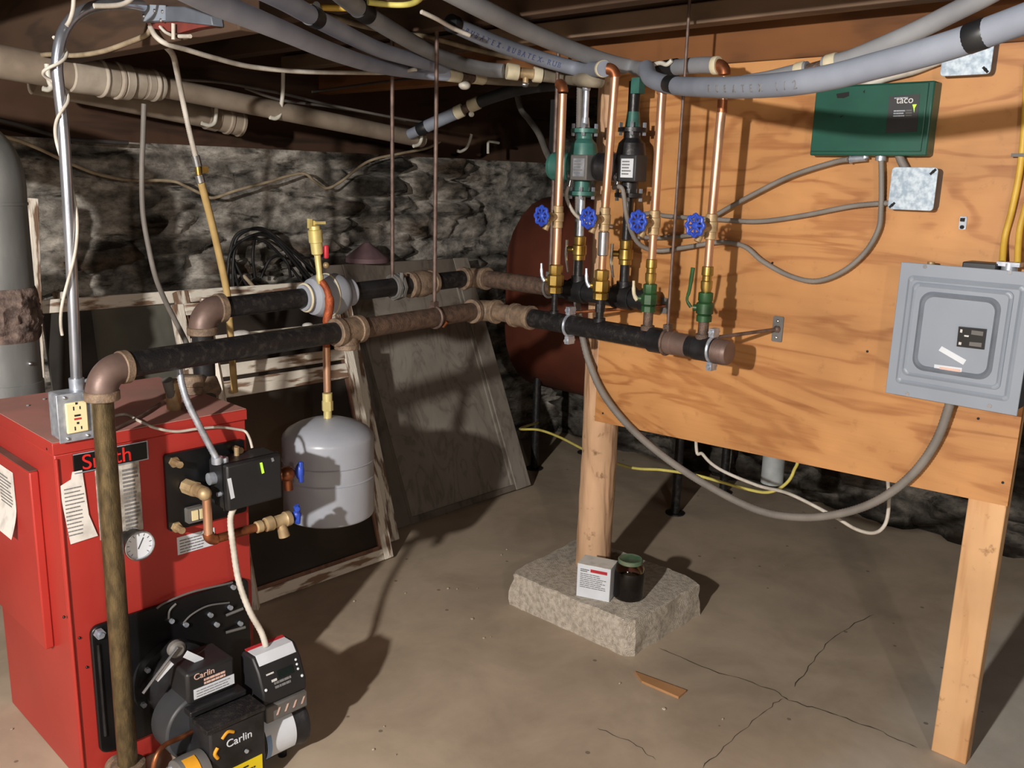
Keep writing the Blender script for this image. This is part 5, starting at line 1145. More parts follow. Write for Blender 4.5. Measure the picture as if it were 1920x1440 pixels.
# the conduit itself
top_ = PY(108, 140, CY); J = V((1.07, 2.20, 1.842))
cpts = [V((0.783, CY, oz1+0.02)), PY(133, 480, CY), PY(120, 260, CY), PY(111, 170, CY), PY(107, 120, CY), PY(115, 70, CY), PY(135, 36, CY+0.01), PY(165, 16, CY+0.02), PY(205, 8, CY+0.04), PY(240, 8, CY+0.06), PY(268, 11, CY+0.08)]
mb = MB(); mb.tube(cpts, 0.0122, 16, 8); cdt = tag(obj(mb, 'steel_conduit', 'emt', ang=70), 'bright steel conduit rising from the outlet box and bending to the ceiling', 'conduit')
# wire twisted around it
ax_ = spline(cpts[:6], 30); hp = []
for i, p in enumerate(ax_):
    a = 2*math.pi*3.3*i/len(ax_)+0.6; rr_ = 0.0165+0.011*max(0, math.sin(a*0.5+0.3))**2
    if i > 12: hp.append(p+V((math.cos(a)*rr_, math.sin(a)*rr_, 0)))
mb = MB(); mb.tube(hp, 0.0036, 8); tag(obj(mb, 'twisted_wire', 'cable_white', ang=70), 'thin off-white wire wound around the bright steel conduit', 'wire')
cable('white_wire', 'short white wire end hanging over the conduit bend at the top left', 'wire', 'cable_white', 0.0045, [PY(a, b, CY-0.02) for a, b in [(139, -25), (138, 5), (136, 22), (131, 38), (125, 48)]])
cable('white_wire', 'white wire running along the ceiling beside the conduit bend', 'wire', 'cable_white', 0.0055, [PY(a, b, CY-0.02) for a, b in [(176, 11), (205, 11), (225, 9), (240, 3), (252, -8)]])

# ceiling junction box on the low joist
cj = thing('ceiling_junction_box', 'grey metal ceiling box with red paint on the low joist above the boiler', 'junction box', (1.05, 2.1, 1.80))
a_ = PX(262, 14, 1.05); b_ = PX(400, 48, 1.05)
mb = MB(); mb.prism(quad([(262, 10), (345, 12), (395, 30), (398, 48), (330, 40), (272, 42)], 1.05), (0.029, 0, 0)); obj(mb, 'box', 'panel_dark', cj, bev=0.003)
mb = MB(); mb.prism(quad([(264, 8), (308, 10), (308, 38), (266, 40)], 1.046), (0.0035, 0, 0)); bkp = obj(mb, 'bracket_plate', 'panel', cj, smooth=False)
mb = MB()
for px in ((270, 30), (290, 20), (305, 22), (302, 38)): mb.nx(); mb.sphere(PX(px[0], px[1], 1.045), 0.0045, n=8, m=6)
obj(mb, 'screw', 'chrome', bkp)
mb = MB(); mb.prism(quad([(275, 42), (330, 38), (400, 48), (372, 52), (335, 62), (280, 52)], 1.06), (0.018, 0, 0)); obj(mb, 'red_bracket', 'orange_red', cj, smooth=False)
mb = MB(); mb.cyl(PX(325, 44, 1.05), PX(325, 74, 1.05), 0.0045, n=8); mb.nx(); mb.cyl(PX(336, 68, 1.05), PX(357, 68, 1.05), 0.0045, n=8); mb.nx(); mb.tube([PX(300, 50, 1.05), PX(310, 60, 1.05), PX(322, 66, 1.05)], 0.0035, 6, 4); obj(mb, 'loose_wire', 'cable_white', cj)

NMY = 2.25
cable('beige_cable', 'beige cable drooping from the ceiling box left over the thick waste pipe', 'cable', 'cable_beige', 0.0065, [PX(284, 46, 1.06)]+[PY(a, b, y) for a, b, y in [(276, 64, 2.28), (240, 80, 2.4), (190, 97, 2.55), (140, 104, 2.7), (95, 102, 2.8), (60, 105, 2.95), (30, 100, 3.05)]])
cable('white_cable', 'long pale cable sagging from the ceiling box to the right under the grey foam pipes', 'cable', 'cable_white', 0.0065, [PX(282, 50, 1.06), PX(292, 68, 1.06), PY(312, 82, 2.2), PY(350, 93, 2.22), PY(400, 108, 2.25), PY(470, 125, 2.3), PY(560, 134, 2.3), PY(650, 136, 2.3), PY(730, 136, 2.3), PY(780, 130, 2.3)])
cable('ceiling_wire', 'dull wire under the joists left of the hanger rods', 'cable', 'cable_dark', 0.0045, [PY(a, b, 2.8) for a, b in [(585, 172), (650, 163), (730, 152), (800, 144), (845, 136)]])
w1 = [(300, 147), (360, 150), (420, 155), (480, 166), (540, 178), (620, 197), (700, 213), (760, 224), (800, 230)]
cable('ceiling_wire', 'upper of two grey wires stretched along the far waste pipe', 'cable', 'cable_grey', 0.0055, [PY(a, b, 3.12) for a, b in w1])
cable('ceiling_wire', 'lower of two grey wires stretched along the far waste pipe', 'cable', 'cable_grey', 0.0055, [PY(a, b, 3.16) for a, b in [(460, 165), (500, 180), (540, 190), (590, 196), (640, 203), (700, 214), (760, 226)]])
cable('wall_cable', 'beige cable draped in swags across the stone wall', 'cable', 'cable_beige', 0.0062, [PY(a, b, 3.38) for a, b in [(-20, 250), (30, 262), (80, 282), (135, 308), (190, 328), (250, 338), (320, 339), (350, 350), (375, 362), (400, 371), (440, 358), (500, 342), (565, 325), (590, 340), (612, 353), (640, 340), (690, 303), (750, 288), (800, 278), (825, 266)]])
cable('wall_cable', 'dark cable along the top of the stone wall at the far left', 'cable', 'cable_dark', 0.008, [PY(a, b, 3.40) for a, b in [(-20, 220), (40, 235), (90, 250), (140, 262), (240, 268)]])
cable('grey_cable', 'grey cable hanging from the waste pipe down to the supply pipe', 'cable', 'cable_grey', 0.0078, [PY(a, b, y) for a, b, y in [(270, 195, 2.75), (268, 260, 2.75), (266, 320, 2.75), (268, 400, 2.75), (280, 470, 2.72), (292, 520, 2.68), (308, 560, 2.6), (328, 600, 2.5), (348, 640, 2.4), (352, 660, 2.35)]])
arm = armored('armored_cable', 'metal-clad cable dropping from the ceiling box to a brass connector on the beige pole', 'cable_white', 0.0085, [PY(a, b, y) for a, b, y in [(312, 88, 2.4), (325, 105, 2.5), (333, 140, 2.6), (343, 190, 2.65), (356, 250, 2.65), (368, 298, 2.65)]])
cn = thing('pole_connector', 'silver and brass coupling at the top of the beige pole', 'connector', PY(375, 335, 2.65))
mb = MB(); a = PY(366, 292, 2.65); b = PY(371, 312, 2.65); mb.cyl(a, b, 0.0135, n=14); mb.nx(); a2 = PY(373, 328, 2.65); b2 = PY(377, 342, 2.65); mb.cyl(a2, b2, 0.0135, n=14); obj(mb, 'silver_collar', 'chrome', cn)
mb = MB(); mb.cyl(b, a2, 0.010, n=10); mb.boxc(PY(383, 318, 2.65), (0.02, 0.012, 0.02)); obj(mb, 'brass_core', 'brass', cn)
mb = MB(); mb.tube([b2, PY(400, 430, 2.7), PY(425, 545, 2.72), PY(430, 600, 2.73), PY(440, 735, 2.75)], 0.0115, 14, 6); tag(obj(mb, 'beige_pole', mat('beige_pole_paint', s(206, 176, 118), 0.55, 0, s(176, 146, 92), 10)), 'slanting beige pipe running down behind the black pipes and sash rails', 'pipe')

# cables on the boiler front
armored('armored_cable', 'bright metal-clad cable from the supply pipe down to the top of the black aquastat', 'galv', 0.0088, [PY(336, 690, 2.06), PY(341, 720, 2.05), PY(352, 755, 2.04), PY(372, 795, 2.03), PY(390, 830, 2.03), CONN_A+Zu*0.012])
armored('armored_cable', 'pale metal-clad cable from the aquastat down to the burner control', 'cable_white', 0.0085, [V((1.098, 2.0, 0.662)), PY(432, 975, 2.0), PY(438, 1030, 1.98), PY(448, 1090, 1.95), PY(468, 1145, 1.91), PY(490, 1185, 1.885), V((1.10, 1.872, 0.322))])
cable('thermostat_wire', 'thin pink-white wire draped over the front top edge of the boiler', 'wire', 'cable_white', 0.0036, [V((0.86, 2.20, BZ+0.004)), PZ(232, 777, BZ+0.004), PZ(262, 790, BZ+0.004), PY(290, 802, BY-0.012), PY(330, 809, BY-0.014), PY(370, 804, BY-0.014), PY(410, 801, BY-0.014), PY(445, 805, BY-0.014), PY(460, 809, BY-0.02), PY(468, 822, BY-0.04), PY(473, 840, BY-0.05)])
cable('lid_wire', 'brown wire lying across the dusty boiler top', 'wire', 'rod', 0.0042, [PZ(212, 806, BZ+0.005), PZ(240, 793, BZ+0.005), PZ(270, 777, BZ+0.005), PZ(300, 757, BZ+0.005)])
# coil of black cable on the wall
mb = MB(); cc = PY(500, 480, 3.38)
def wp(px): return spline([PY(a, b, 3.385-0.01*(i % 2)) for i, (a, b) in enumerate(px)], 8)
for k, px in enumerate([[(420, 580), (428, 500), (440, 445), (470, 430), (505, 437), (540, 470), (590, 530)], [(440, 575), (437, 500), (445, 460), (480, 440), (515, 450), (550, 490), (585, 535)], [(455, 560), (440, 510), (438, 470), (450, 440), (490, 428), (530, 455), (600, 520)], [(430, 560), (430, 480), (460, 448), (500, 455), (540, 495), (575, 540)], [(490, 520), (505, 488), (525, 480), (540, 495), (545, 520)], [(435, 480), (460, 530), (490, 575)], [(478, 445), (474, 480), (478, 520)]]):
    mb.tube(wp(px), 0.0065, 8)
tag(obj(mb, 'cable_coil', 'cable_black', ang=70), 'tangled coil of black cable hung on the stone wall above the air separator', 'cable coil')
cable('white_stick', 'thin pale stick angled down from the black cable coil', 'stick', 'cable_beige', 0.008, [PY(457, 517, 3.375), PY(487, 551, 3.30), PY(500, 572, 3.262)], sub=2)

# ================================================================== FOAM-INSULATED TUBES
def foam(label, m, r, pts, extra=None, name='insulated_pipe'):
    t = thing(name, label, 'pipe', V(pts[0]), 'foam-insulated heating pipes under the joists')
    mb = MB(); mb.tube([V(p) for p in pts], r, 20, 10); obj(mb, 'foam_sleeve', m, t, ang=70)
    return t
def band(t, name, m, a, b, r):
    mb = MB(); a = V(a); b = V(b); d = (b-a).normalized(); l = (b-a).length; mb.lathe(a, d, [(0, r*0.96), (0.002, r), (l-0.002, r), (l, r*0.96)], 24); return obj(mb, name, m, t)
# E : big pale blue pipe sweeping across the top of the risers to the right edge
XE = 1.80
pe = [(1212, 128), (1222, 148), (1262, 160), (1330, 163.5), (1400, 163), (1480, 157), (1560, 144), (1640, 124), (1720, 103), (1800, 79), (1870, 54), (1940, 28), (2010, 2)]
EX = [2.19, 2.12, 2.03, 1.88, 1.75, 1.66, 1.62, 1.60, 1.58, 1.57, 1.56, 1.55, 1.54]
PE_ = [PX(a, b, x) for (a, b), x in zip(pe, EX)]
tE = foam('large blue-grey foam pipe bowing across the risers and green box to the right frame edge', 'foam_blue', 0.0230, PE_)
def along(P, px, X):
    return PX(px[0], px[1], X)
band(tE, 'black_tape', 'tape', PE_[2].lerp(PE_[1], 0.18), PE_[2].lerp(PE_[3], 0.12), 0.0236); band(tE, 'black_tape', 'tape', PE_[9].lerp(PE_[10], 0.2), PE_[9].lerp(PE_[10], 0.75), 0.0236)
sl = [c for c in tE.children if c.name.startswith('foam')][0]
sleeve_text(sl, PE_, 'RUBATEX 1/2', 1345, 1520, 0.021, 'ink', 0.0230)
# F : second pipe behind, with two pale collars around a brown valve
XG = 2.255
pf = [(1395, 156), (1440, 149), (1490, 137), (1515, 131)]
tF = foam('grey foam pipe behind the large one, pale collars and brown valve, rising to the right', 'foam', 0.022, [PX(a, b, XG) for a, b in pf])
mb = MB(); mb.tube([PX(a, b, XG) for a, b in [(1545, 123), (1590, 112), (1650, 88), (1720, 57), (1790, 22), (1850, -8), (1900, -36)]], 0.0225, 20, 10); obj(mb, 'foam_sleeve', 'foam', tF, ang=70)
band(tF, 'foam_collar', 'collar', PX(1493, 136, XG), PX(1510, 132, XG), 0.0238); band(tF, 'foam_collar', 'collar', PX(1550, 121, XG), PX(1570, 116, XG), 0.0238)
mb = MB(); mb.cyl(PX(1508, 133, XG), PX(1552, 121, XG), 0.015, n=16); obj(mb, 'brown_valve', 'brown_pipe', tF)
# D : long pipe from upper middle to the fourth riser
pd = [(835, -20, 1.93), (900, 14, 1.915), (980, 54, 1.90), (1060, 88, 1.885), (1130, 113, 1.87), (1190, 128, 1.855)]
PD = [PZ(a, b, z) for a, b, z in pd]
tD = foam('grey foam pipe crossing from the top centre down to the black tape above the risers', 'foam', 0.024, PD+[PX(1235, 132, 2.26)])
e4 = V((MX, 1.312, 1.810))
mb = MB(); mb.tube([PX(1258, 128, 2.25), PX(1290, 124, 2.21), PX(1318, 122, 2.185), e4+V((0, 0.028, 0))], 0.0215, 20, 8); obj(mb, 'foam_sleeve', 'foam', tD, ang=70)
band(tD, 'foam_collar', 'collar', e4+V((0, 0.036, 0)), e4+V((0, 0.020, 0)), 0.0235)
mb = MB(); mb.tube([PX(1225, 132, 2.262), PX(1245, 130, 2.255), PX(1268, 126, 2.235)], 0.0245, 16, 4); obj(mb, 'black_tape', 'tape', tD)
mb = MB(); mb.tube([PX(1222, 122, 2.23), PX(1238, 118, 2.22), PX(1250, 121, 2.21), PX(1260, 113, 2.21)], 0.006, 8, 5); obj(mb, 'zip_tie', 'pvc_white', tD)
# C : pipe with blue print to the second riser
e2 = V((MX-0.012, 1.672+0.030, 1.822))
pcz = [(803, 22, 1.925), (850, 45, 1.915), (900, 68, 1.90), (960, 92, 1.885), (1030, 115, 1.865), (1090, 130, 1.845)]
PC = [PZ(a, b, z) for a, b, z in pcz]
tC = foam('blue-printed grey foam pipe ending in a white collar at the second copper riser', 'foam_blue', 0.0225, PC[1:]+[e2])
band(tC, 'foam_collar', 'collar', e2+(PC[-1]-e2).normalized()*0.004, e2+(PC[-1]-e2).normalized()*0.022, 0.0245)
band(tC, 'black_tape', 'tape', PC[1]-(PC[2]-PC[1])*0.12, PC[1].lerp(PC[2], 0.12), 0.0238)
slc = [c for c in tC.children if c.name.startswith('foam')][0]
sleeve_text(slc, PC[1:]+[e2], 'RUBATEX-RUBATEX-RUB', 862, 1050, 0.022, 'ink_blue', 0.0225)
cable('white_rod', 'thin pale wire beside the blue-printed foam pipe', 'wire', 'cable_white', 0.006, [PZ(790, 22, 1.915), PZ(820, 36, 1.905), PZ(850, 53, 1.895), PZ(880, 66, 1.885)])
# B : pipe to the zone valve at the centre
pbz = [(620, -28, 1.92), (665, 10, 1.915), (720, 48, 1.90), (790, 88, 1.885), (860, 118, 1.87), (910, 130, 1.86), (945, 133, 1.855)]
PB = [PZ(a, b, z) for a, b, z in pbz]
tB = foam('grey foam pipe at the top centre with yellow-white collars around a small brass valve', 'foam', 0.0235, PB)
v0 = PZ(950, 133, 1.853); v1 = PZ(972, 136, 1.850); v2 = PZ(1000, 139, 1.847); v3 = PZ(1016, 141, 1.845)
band(tB, 'foam_collar', 'collar', v0, v1, 0.0265)
mb = MB(); mb.cyl(v1, v2, 0.017, n=16); mb.cyl((v1+v2)/2, (v1+v2)/2-Zu*0.035, 0.010, n=10); vv = obj(mb, 'brass_valve', 'brass_dull', tB); mb = MB(); mb.sphere((v1+v2)/2-Zu*0.036, 0.013, (1.2, 1, .7), 10, 8); obj(mb, 'valve_tip', 'chrome', vv)
band(tB, 'foam_collar', 'collar', v2, v3, 0.0255)
mb = MB(); mb.tube([v3, PZ(1060, 146, 1.84), PX(1100, 150, 2.24), PX(1125, 152, 2.27)], 0.021, 16, 6); obj(mb, 'foam_sleeve', 'foam_tan', tB, ang=70)
band(tB, 'black_tape', 'tape', PB[1].lerp(PB[2], 0.1), PB[1].lerp(PB[2], 0.42), 0.0262)
# A : twin pipes sweeping left-centre
paz = [(330, -30, 1.776), (400, 5, 1.776), (470, 33, 1.778), (540, 62, 1.782), (620, 96, 1.79), (700, 122, 1.81), (775, 135, 1.833)]
PA = [PZ(a, b, z) for a, b, z in paz]+[PY(840, 140.5, 2.33)]
tA = foam('front one of twin blue-grey foam pipes sweeping down from the top left', 'foam_pale', 0.0205, PA)
pa2 = [(480, -14, 1.835), (530, 10, 1.835), (570, 32, 1.836), (640, 68, 1.836), (710, 100, 1.836), (780, 120, 1.84), (830, 132, 1.845), (860, 138, 1.85)]
PA2 = [PZ(a, b, z)+V((0.01, 0.01, 0.012)) for a, b, z in pa2]
tA2 = foam('rear one of twin blue-grey foam pipes, held by a black strap', 'foam_pale', 0.021, PA2)
q = PA2[2].lerp(PA2[3], 0.1); q2 = PA2[2].lerp(PA2[3], 0.30); band(tA2, 'black_strap', 'tape', q, q2, 0.0235)
k0 = PY(846, 143, 2.30); 
tV = foam('short tan pipe with pale collars and white-tipped valve at the joist centre', 'foam_tan', 0.0175, [PY(905, 148, 2.33), PY(950, 151, 2.33), PY(1005, 153, 2.33)])
band(tV, 'foam_collar', 'collar', PY(838, 140, 2.33), PY(861, 143, 2.33), 0.0215); band(tV, 'foam_collar', 'collar', PY(886, 145, 2.33), PY(906, 148, 2.33), 0.0205)
mb = MB(); mb.cyl(PY(860, 143, 2.33), PY(888, 146, 2.33), 0.018, n=14); mb.cyl(PY(872, 146, 2.33), PY(871, 156, 2.33), 0.011, n=10); bvv = obj(mb, 'brown_valve', 'brown_pipe', tV); mb = MB(); mb.sphere(PY(871, 160, 2.33), 0.02, (1.1, 1, .75), 12, 8); obj(mb, 'valve_tip', 'pvc_white', bvv)
# G : pipe from the back to the pumps
pg = [(800, 237, 3.00), (830, 223, 2.93), (855, 212, 2.86)]
tG = foam('pale blue foam pipe low at the back, black tape at its end, white collars', 'foam_blue', 0.026, [PY(a, b, y) for a, b, y in pg])
mb = MB(); mb.tube([PY(902, 190, 2.76), PY(930, 180, 2.66), PY(970, 168, 2.5), PY(1020, 160, 2.35), PY(1060, 158, 2.2)], 0.024, 18, 6); obj(mb, 'foam_sleeve', 'dark_grey', tG, ang=70)
band(tG, 'foam_collar', 'collar', PY(853, 213, 2.87), PY(868, 206, 2.84), 0.0275); band(tG, 'foam_collar', 'collar', PY(880, 200, 2.81), PY(898, 192, 2.77), 0.0265)
mb = MB(); mb.cyl(PY(866, 207, 2.845), PY(883, 199, 2.805), 0.018, n=14); bvv = obj(mb, 'brown_valve', 'brown_pipe', tG); mb = MB(); mb.sphere(PY(884, 214, 2.80), 0.012, n=10, m=8); obj(mb, 'valve_tip', 'pvc_white', bvv)
band(tG, 'black_tape', 'tape', PY(785, 244, 3.04), PY(801, 237, 3.0), 0.0275)
mb = MB(); mb.tube([PY(768, 252, 3.09), PY(786, 244, 3.04)], 0.022, 12); obj(mb, 'tube_end', 'foam_blue', tG)
# yellow and white ceiling cables
cable('ceiling_cable_yellow', 'bright yellow cable at the top edge left of centre', 'cable', 'cable_yellow', 0.0085, [PZ(a, b, 1.925) for a, b in [(470, -22), (520, -4), (560, 6), (600, 13), (640, 15), (662, 14)]], 'yellow ceiling cables')
cable('ceiling_cable_yellow', 'bright yellow cable loop at the top edge right of the black strap', 'cable', 'cable_yel2', 0.0075, [PZ(a, b, 1.925) for a, b in [(690, 4), (705, 6), (740, 9), (765, 8), (782, 2), (795, -12)]], 'yellow ceiling cables')
cable('ceiling_cable_white', 'beige cable running behind the foam pipes under the joists', 'cable', 'cable_beige', 0.0085, [PZ(a, b, 1.922) for a, b in [(500, -6), (560, 12), (590, 24), (630, 34), (680, 48), (740, 60), (800, 70), (836, 78), (880, 90), (940, 104), (1000, 118)]])
mb = MB(); mb.cyl(PZ(593, 10, 1.922), PZ(600, 22, 1.918), 0.010, n=10); tag(obj(mb, 'wire_clip', 'galv'), 'bright clip pinching the yellow cable at the top edge', 'clip')

# ================================================================== WASTE PIPES AND FLUE
wp_ = thing('waste_pipe', 'thick beige plastic waste pipe with ribbed pale coupling under the joists', 'pipe', (1.3, 3.0, 1.75))
def wl(px, y): return PY(px[0], px[1], y)
a0 = wl((-120, 93), 2.86); a1 = wl((128, 139), 2.90); a2 = wl((212, 153), 2.92); a3 = wl((300, 162), 2.94); a4 = wl((790, 262), 3.14)
dW = (a4-a3).normalized()
mb = MB(); mb.cyl(a0, a1, 0.047, n=28); obj(mb, 'pipe', 'pvc', wp_)
mb = MB(); d = (a3-a1).normalized(); l = (a3-a1).length
pr = [(-0.004, 0.047), (0, 0.052), (0.30*l, 0.053)]
for t0, t1_, r in ((0.31, 0.34, 0.0575), (0.345, 0.47, 0.0515), (0.48, 0.52, 0.0575), (0.53, 0.63, 0.0555), (0.65, 0.77, 0.0475), (0.79, 0.88, 0.0475), (0.90, 0.93, 0.0505), (0.935, 1.0, 0.045)):
    pr += [(t0*l, r*0.97), (t0*l+0.003, r), (t1_*l-0.003, r), (t1_*l, r*0.97)]
mb.lathe(a1, d, pr, 32); obj(mb, 'ribbed_coupling', 'pvc_pale', wp_, ang=25)
mb = MB(); mb.cyl(a3-d*0.01, a4, 0.0335, n=24); obj(mb, 'pipe', 'pvc', wp_)
w2 = thing('waste_pipe', 'lower rear beige waste pipe behind the ribbed one, with hub fitting', 'pipe', (1.5, 3.3, 1.7))
b0 = wl((60, 150), 3.30); b1 = wl((385, 216), 3.30); b2 = wl((452, 232), 3.30); d = (b2-b1).normalized(); l = (b2-b1).length
mb = MB(); mb.cyl(b0, b1, 0.046, n=24); obj(mb, 'pipe', 'pvc', w2)
mb = MB(); mb.lathe(b1, d, [(0, 0.048), (0.004, 0.052), (0.3*l, 0.052), (0.33*l, 0.048), (0.55*l, 0.048), (0.58*l, 0.053), (0.65*l, 0.053), (0.67*l, 0.048), (0.9*l, 0.048), (0.93*l, 0.052), (l, 0.05)], 28); obj(mb, 'hub_fitting', 'pvc', w2, ang=25)
def hook(label, px, y, top=0.14):
    mb = MB(); P = [PY(a, b, y) for a, b in px]; mb.tube(P, 0.0075, 10, 6); return tag(obj(mb, 'pipe_hook', 'pvc_white', ang=70), label, 'hook', 'white pipe hooks')
hook('white J-shaped hook under the middle of the long waste pipe', [(531, 130), (530, 175), (527, 200), (524, 216), (517, 222), (506, 220)], 2.99)
hook('small white hook at the far end of the waste pipe under the blue foam', [(790, 250), (790, 262), (785, 271), (775, 274)], 3.09)
hook('white hook in the dark corner right of the second hanger rod', [(884, 252), (880, 266), (874, 278), (864, 284), (858, 283)], 3.40)
hook('white hook under the lower rear waste pipe', [(406, 190), (405, 215), (402, 230), (392, 235), (378, 231)], 3.225)
hook('white hook under the waste pipe left of the ribbed coupling', [(88, 120), (92, 150), (96, 162), (90, 168), (80, 166)], 2.83)
mb = MB(); mb.tube([PY(960, 180, 2.9)+V((0, 0, 0.10))]+[PY(a, b, y) for a, b, y in [(975, 200, 2.8), (990, 222, 2.7), (1010, 250, 2.5), (1025, 285, 2.3), (1042, 318, 2.0)]], 0.013, 12, 6); tag(obj(mb, 'curved_tube', 'cable_grey', ang=70), 'dull grey tube curving down behind the green pump', 'pipe')
mb = MB(); mb.tube([PY(935, 268, 3.4), PY(925, 266, 3.38), PY(916, 266, 3.38), PY(915, 276, 3.38), PY(915, 288, 3.38)], 0.007, 8, 4); tag(obj(mb, 'wall_hook', 'pvc_white'), 'white bracket on the dark stone wall right of the hanger rods', 'hook')

fl = thing('flue_pipe', 'dull grey metal flue pipe with rusted seam at the left edge behind the boiler', 'flue', (0.84, 2.78, 0.6))
fc = PY(-6, 500, 2.76); fx, fy, fr = fc.x, fc.y, 0.089
mb = MB(); mb.cyl((fx, fy, 0.62), (fx, fy, 1.40), fr, n=40); mb.cyl((fx, fy, 1.395), (fx, fy, 1.402), fr+0.003, n=40); mb.cyl((fx, fy, 0.62), (fx, fy, 0.9), fr+0.003, n=40); obj(mb, 'lower_pipe', 'flue', fl)
mb = MB()
def seam(u, v):
    a = math.radians(170+190*u); z = 1.02+0.15*v; e = math.sin(math.pi*v)**0.5*math.sin(math.pi*min(1, max(0, u)))**0.3
    r = fr+0.001+e*(0.006+0.016*max(0, noise.fractal(V((math.cos(a)*3, math.sin(a)*3, z*22)), 0.8, 2, 5)+0.2)); return V((fx+math.cos(a)*r, fy+math.sin(a)*r, z))
mb.grid(seam, 60, 30); obj(mb, 'rusted_seam', 'flue_rust', fl, ang=60)
mb = MB(); mb.tube([V((fx, fy, 1.39)), V((fx, fy, 1.47)), V((fx-0.02, fy+0.02, 1.53)), V((fx-0.10, fy+0.10, 1.60)), V((fx-0.30, fy+0.30, 1.63))], [fr, fr, fr, fr, fr], 36, 6); obj(mb, 'flue_elbow', 'flue', fl)
mb = MB(); p = V((fx+0.035, fy-0.085, 0.96)); mb.sphere(p, 0.006, n=8, m=6); mb.nx(); p = V((fx-0.005, fy-fr, 1.14)); mb.boxc(p, (0.02, 0.006, 0.03)); obj(mb, 'screw', 'chrome', fl)
mb = MB(); mb.cyl((fx, fy+0.02, 0.70), (fx-0.0, BYB+0.004, 0.70), fr*0.9, n=28); obj(mb, 'breech_collar', 'flue', fl)

# ================================================================== THINGS LEANING ON THE WALL
def lean(x0, x1, yfoot, L_, ang):
    """local frame: u along X, v up the leaning face"""
    vd = V((0, math.sin(ang), math.cos(ang))); nd = V((0, -math.cos(ang), math.sin(ang))); o = V((x0, yfoot, 0.0))
    return lambda u, v, n: o+V((u, 0, 0))+vd*v+nd*n
def lbox(mb, f, u0, u1, v0, v1, n0, n1):
    P = [f(u, v, n) for u in (u0, u1) for v in (v0, v1) for n in (n0, n1)]
    return mb.add(P, [(0, 1, 3, 2), (4, 6, 7, 5), (0, 4, 5, 1), (2, 3, 7, 6), (0, 2, 6, 4), (1, 5, 7, 3)])
# wide door
Ad = math.atan2(3.224-2.868, 0.802)
dw = thing('leaning_door', 'wide weathered grey wooden door leaning on the wall behind the grey tank', 'door', (2.75, 2.87, 0))
f = lean(2.30, 3.19, 2.885, 1.2, Ad); LD = 1.20; Wd = 0.89
mb = MB(); lbox(mb, f, 0, Wd, 0.004, LD, 0.0, 0.022); obj(mb, 'panel', 'door_wood', dw, smooth=False)
mb = MB(); lbox(mb, f, Wd-0.105, Wd, 0.0, LD, 0.0, 0.036); lbox(mb, f, Wd-0.125, Wd-0.105, 0.0, LD, 0, 0.029); obj(mb, 'stile', 'door_wood', dw, bev=0.004)
mb = MB(); lbox(mb, f, 0, 0.11, 0.0, LD, 0.0, 0.036); lbox(mb, f, 0.11, 0.13, 0.0, LD, 0, 0.029); obj(mb, 'stile', 'door_edge', dw, bev=0.004)
mb = MB(); lbox(mb, f, 0.11, Wd-0.105, LD-0.11, LD, 0.0, 0.036); obj(mb, 'rail', 'door_edge', dw, bev=0.004)
mb = MB(); lbox(mb, f, 0.11, Wd-0.105, 0.0, 0.03, 0.0, 0.030); obj(mb, 'rail', 'door_edge', dw, bev=0.003)
mb = MB(); lbox(mb, f, 0.16, 0.175, 0.9, 0.93, 0.023, 0.03); obj(mb, 'keyhole_plate', 'galv', dw)
# sashes
def sash(label, x0, x1, yfoot, H, ang, w_, t, peel, glass=True, rails=(), open_top=False):
    S_ = thing('window_sash', label, 'window sash', ((x0+x1)/2, yfoot, 0), 'old window sashes leaning on the wall')
    f = lean(x0, x1, yfoot, H, ang); Wd = x1-x0
    for n, a in (('stile', (0, w_, 0.0, H)), ('stile', (Wd-w_, Wd, 0.0, H))):
        mb = MB(); lbox(mb, f, a[0], a[1], a[2], a[3], 0, t); obj(mb, n, peel[1], S_, bev=0.003)
    for v0, v1 in ((0.0, w_*1.0), (H-w_, H))+tuple(rails):
        mb = MB(); lbox(mb, f, w_, Wd-w_, v0, v1, 0.0, t*0.98); obj(mb, 'rail', peel[0], S_, bev=0.003)
    if glass:
        mb = MB(); lbox(mb, f, w_, Wd-w_, w_, H-w_, t*0.35, t*0.45); obj(mb, 'pane', 'glass_dirty', S_, smooth=False)
    # putty bead
    mb = MB(); lbox(mb, f, Wd-w_*1.25, Wd-w_, w_, H-w_, t*0.5, t*0.75); lbox(mb, f, w_, w_*1.25, w_, H-w_, t*0.5, t*0.75); lbox(mb, f, w_, Wd-w_, w_, w_*1.3, t*0.5, t*0.75); obj(mb, 'putty_bead', 'pink_wood', S_)
    return S_
Aw = math.atan2(2.923-2.662, 0.827)
sash('front window sash with peeling white frame standing on the floor under the grey tank', 1.44, 2.14, 2.675, 0.86, Aw, 0.045, 0.036, ('peel_x', 'peel_z'), rails=((0.74, 0.80),))
sash('second window sash with flaking white stile right behind the front one', 1.46, 2.155, 2.735, 1.08, Aw, 0.042, 0.034, ('peel_x', 'peel_z'), rails=((0.90, 0.955),))
sash('tall dark-stained sash with worn white right edge beside the grey door', 1.52, 2.27, 2.80, 1.12, Aw*1.05, 0.045, 0.04, ('peel_x', 'peel_z'))
sash('low bare reddish sash between the white ones and the grey door', 1.6, 2.30, 2.855, 0.98, Aw*1.1, 0.05, 0.03, ('pink_wood', 'pink_wood'), glass=True)
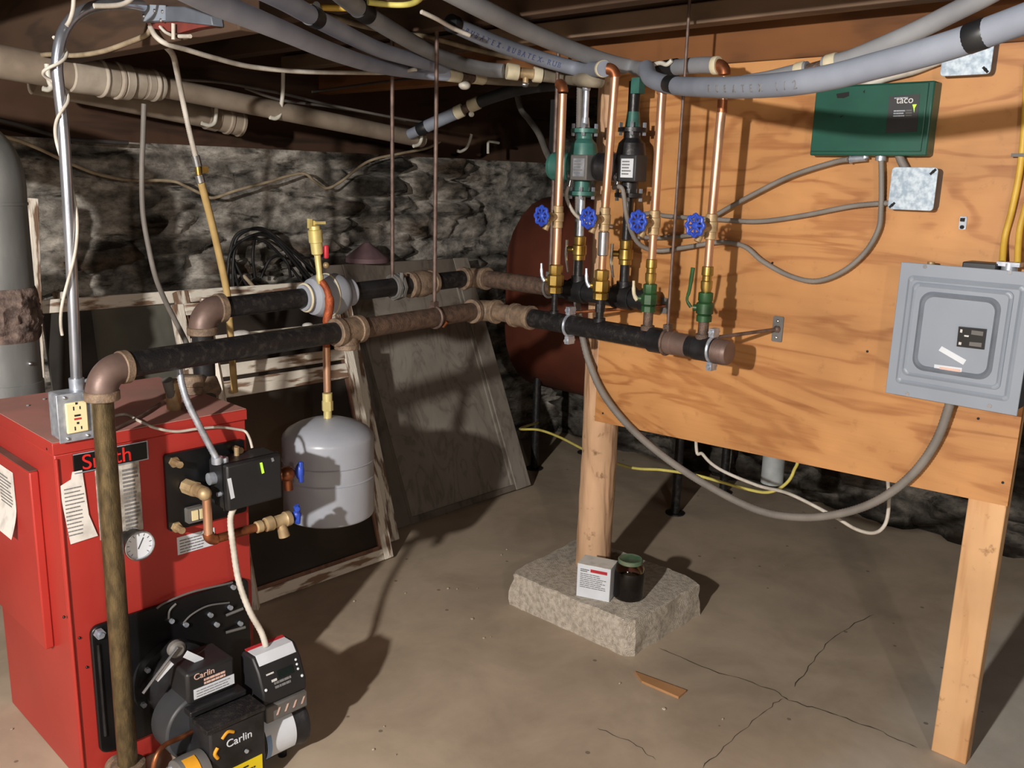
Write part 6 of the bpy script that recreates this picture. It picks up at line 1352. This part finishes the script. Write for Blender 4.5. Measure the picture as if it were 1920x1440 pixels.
# wide screen with white head rail behind the boiler
sc_ = thing('leaning_screen', 'grey-green panel with long white top rail leaning behind the boiler', 'screen', (1.45, 3.1, 0))
f = lean(1.10, 1.84, 3.10, 1.1, 0.15)
mb = MB(); lbox(mb, f, 0, 0.72, 0.0, 1.022, 0.0, 0.012); obj(mb, 'panel', 'grey_board', sc_, smooth=False)
mb = MB(); lbox(mb, f, -0.01, 0.73, 1.022, 1.068, -0.004, 0.030); obj(mb, 'top_rail', 'peel_x', sc_, bev=0.003)
mb = MB(); lbox(mb, f, 0, 0.16, 0.0, 1.02, 0.0122, 0.02); obj(mb, 'dark_strip', 'dark_board', sc_, smooth=False)
# loose rail pieces and rags on top of sashes
mb = MB(); a = PY(388, 560, 2.66); b = PY(412, 720, 2.66); b.z = 0; a.x -= 0.0; mb.tube([V((b.x+0.09, 2.64, 0.0)), V((PY(412, 722, 2.66).x, 2.66, PY(412, 722, 2.66).z)), V((a.x, 2.68, a.z))], 0.0155, 4, 1); tag(obj(mb, 'white_lath', 'peel_z', smooth=False), 'narrow flaking white lath standing between the pipes behind the boiler', 'lath')
mb = MB(); a = PY(57, 640, 3.2); mb.boxc(V((a.x+0.01, 3.2, 0.70)), (0.03, 0.03, 1.40), Matrix.Rotation(0.05, 3, 'Y')); tag(obj(mb, 'wooden_stake', 'peel_z', bev=0.003), 'narrow pale wooden stake upright beside the flue pipe', 'stake')
mb = MB(); mb.boxc(PY(110, 560, 3.3), (0.03, 0.03, 0.05)); tag(obj(mb, 'wall_cleat', 'peel_z', bev=0.003), 'small pale block on the dark wall beside the flue pipe', 'block')
mb = MB()
for px, r in (((540, 632), 0.03), ((560, 627), 0.022), ((577, 610), 0.018), ((452, 628), 0.03), ((520, 632), 0.02)): mb.sphere(PY(px[0], px[1], 2.92), r, (1.3, 1, 0.6), 10, 8)
tag(obj(mb, 'crumpled_rag', 'paper'), 'crumpled pale rag lying on the sashes behind the black supply pipe', 'rag')
mb = MB(); c = PY(690, 522, 3.36); mb.lathe(V((c.x, 3.365, 1.112)), (0, 0, 1), [(0, 0.10), (0.02, 0.10), (0.06, 0.05), (0.09, 0.012)], 16); tag(obj(mb, 'funnel_cap', mat('mauve_cap', s(118, 92, 96), 0.7)), 'dull mauve conical cap resting on the top edge of the grey door', 'cap')
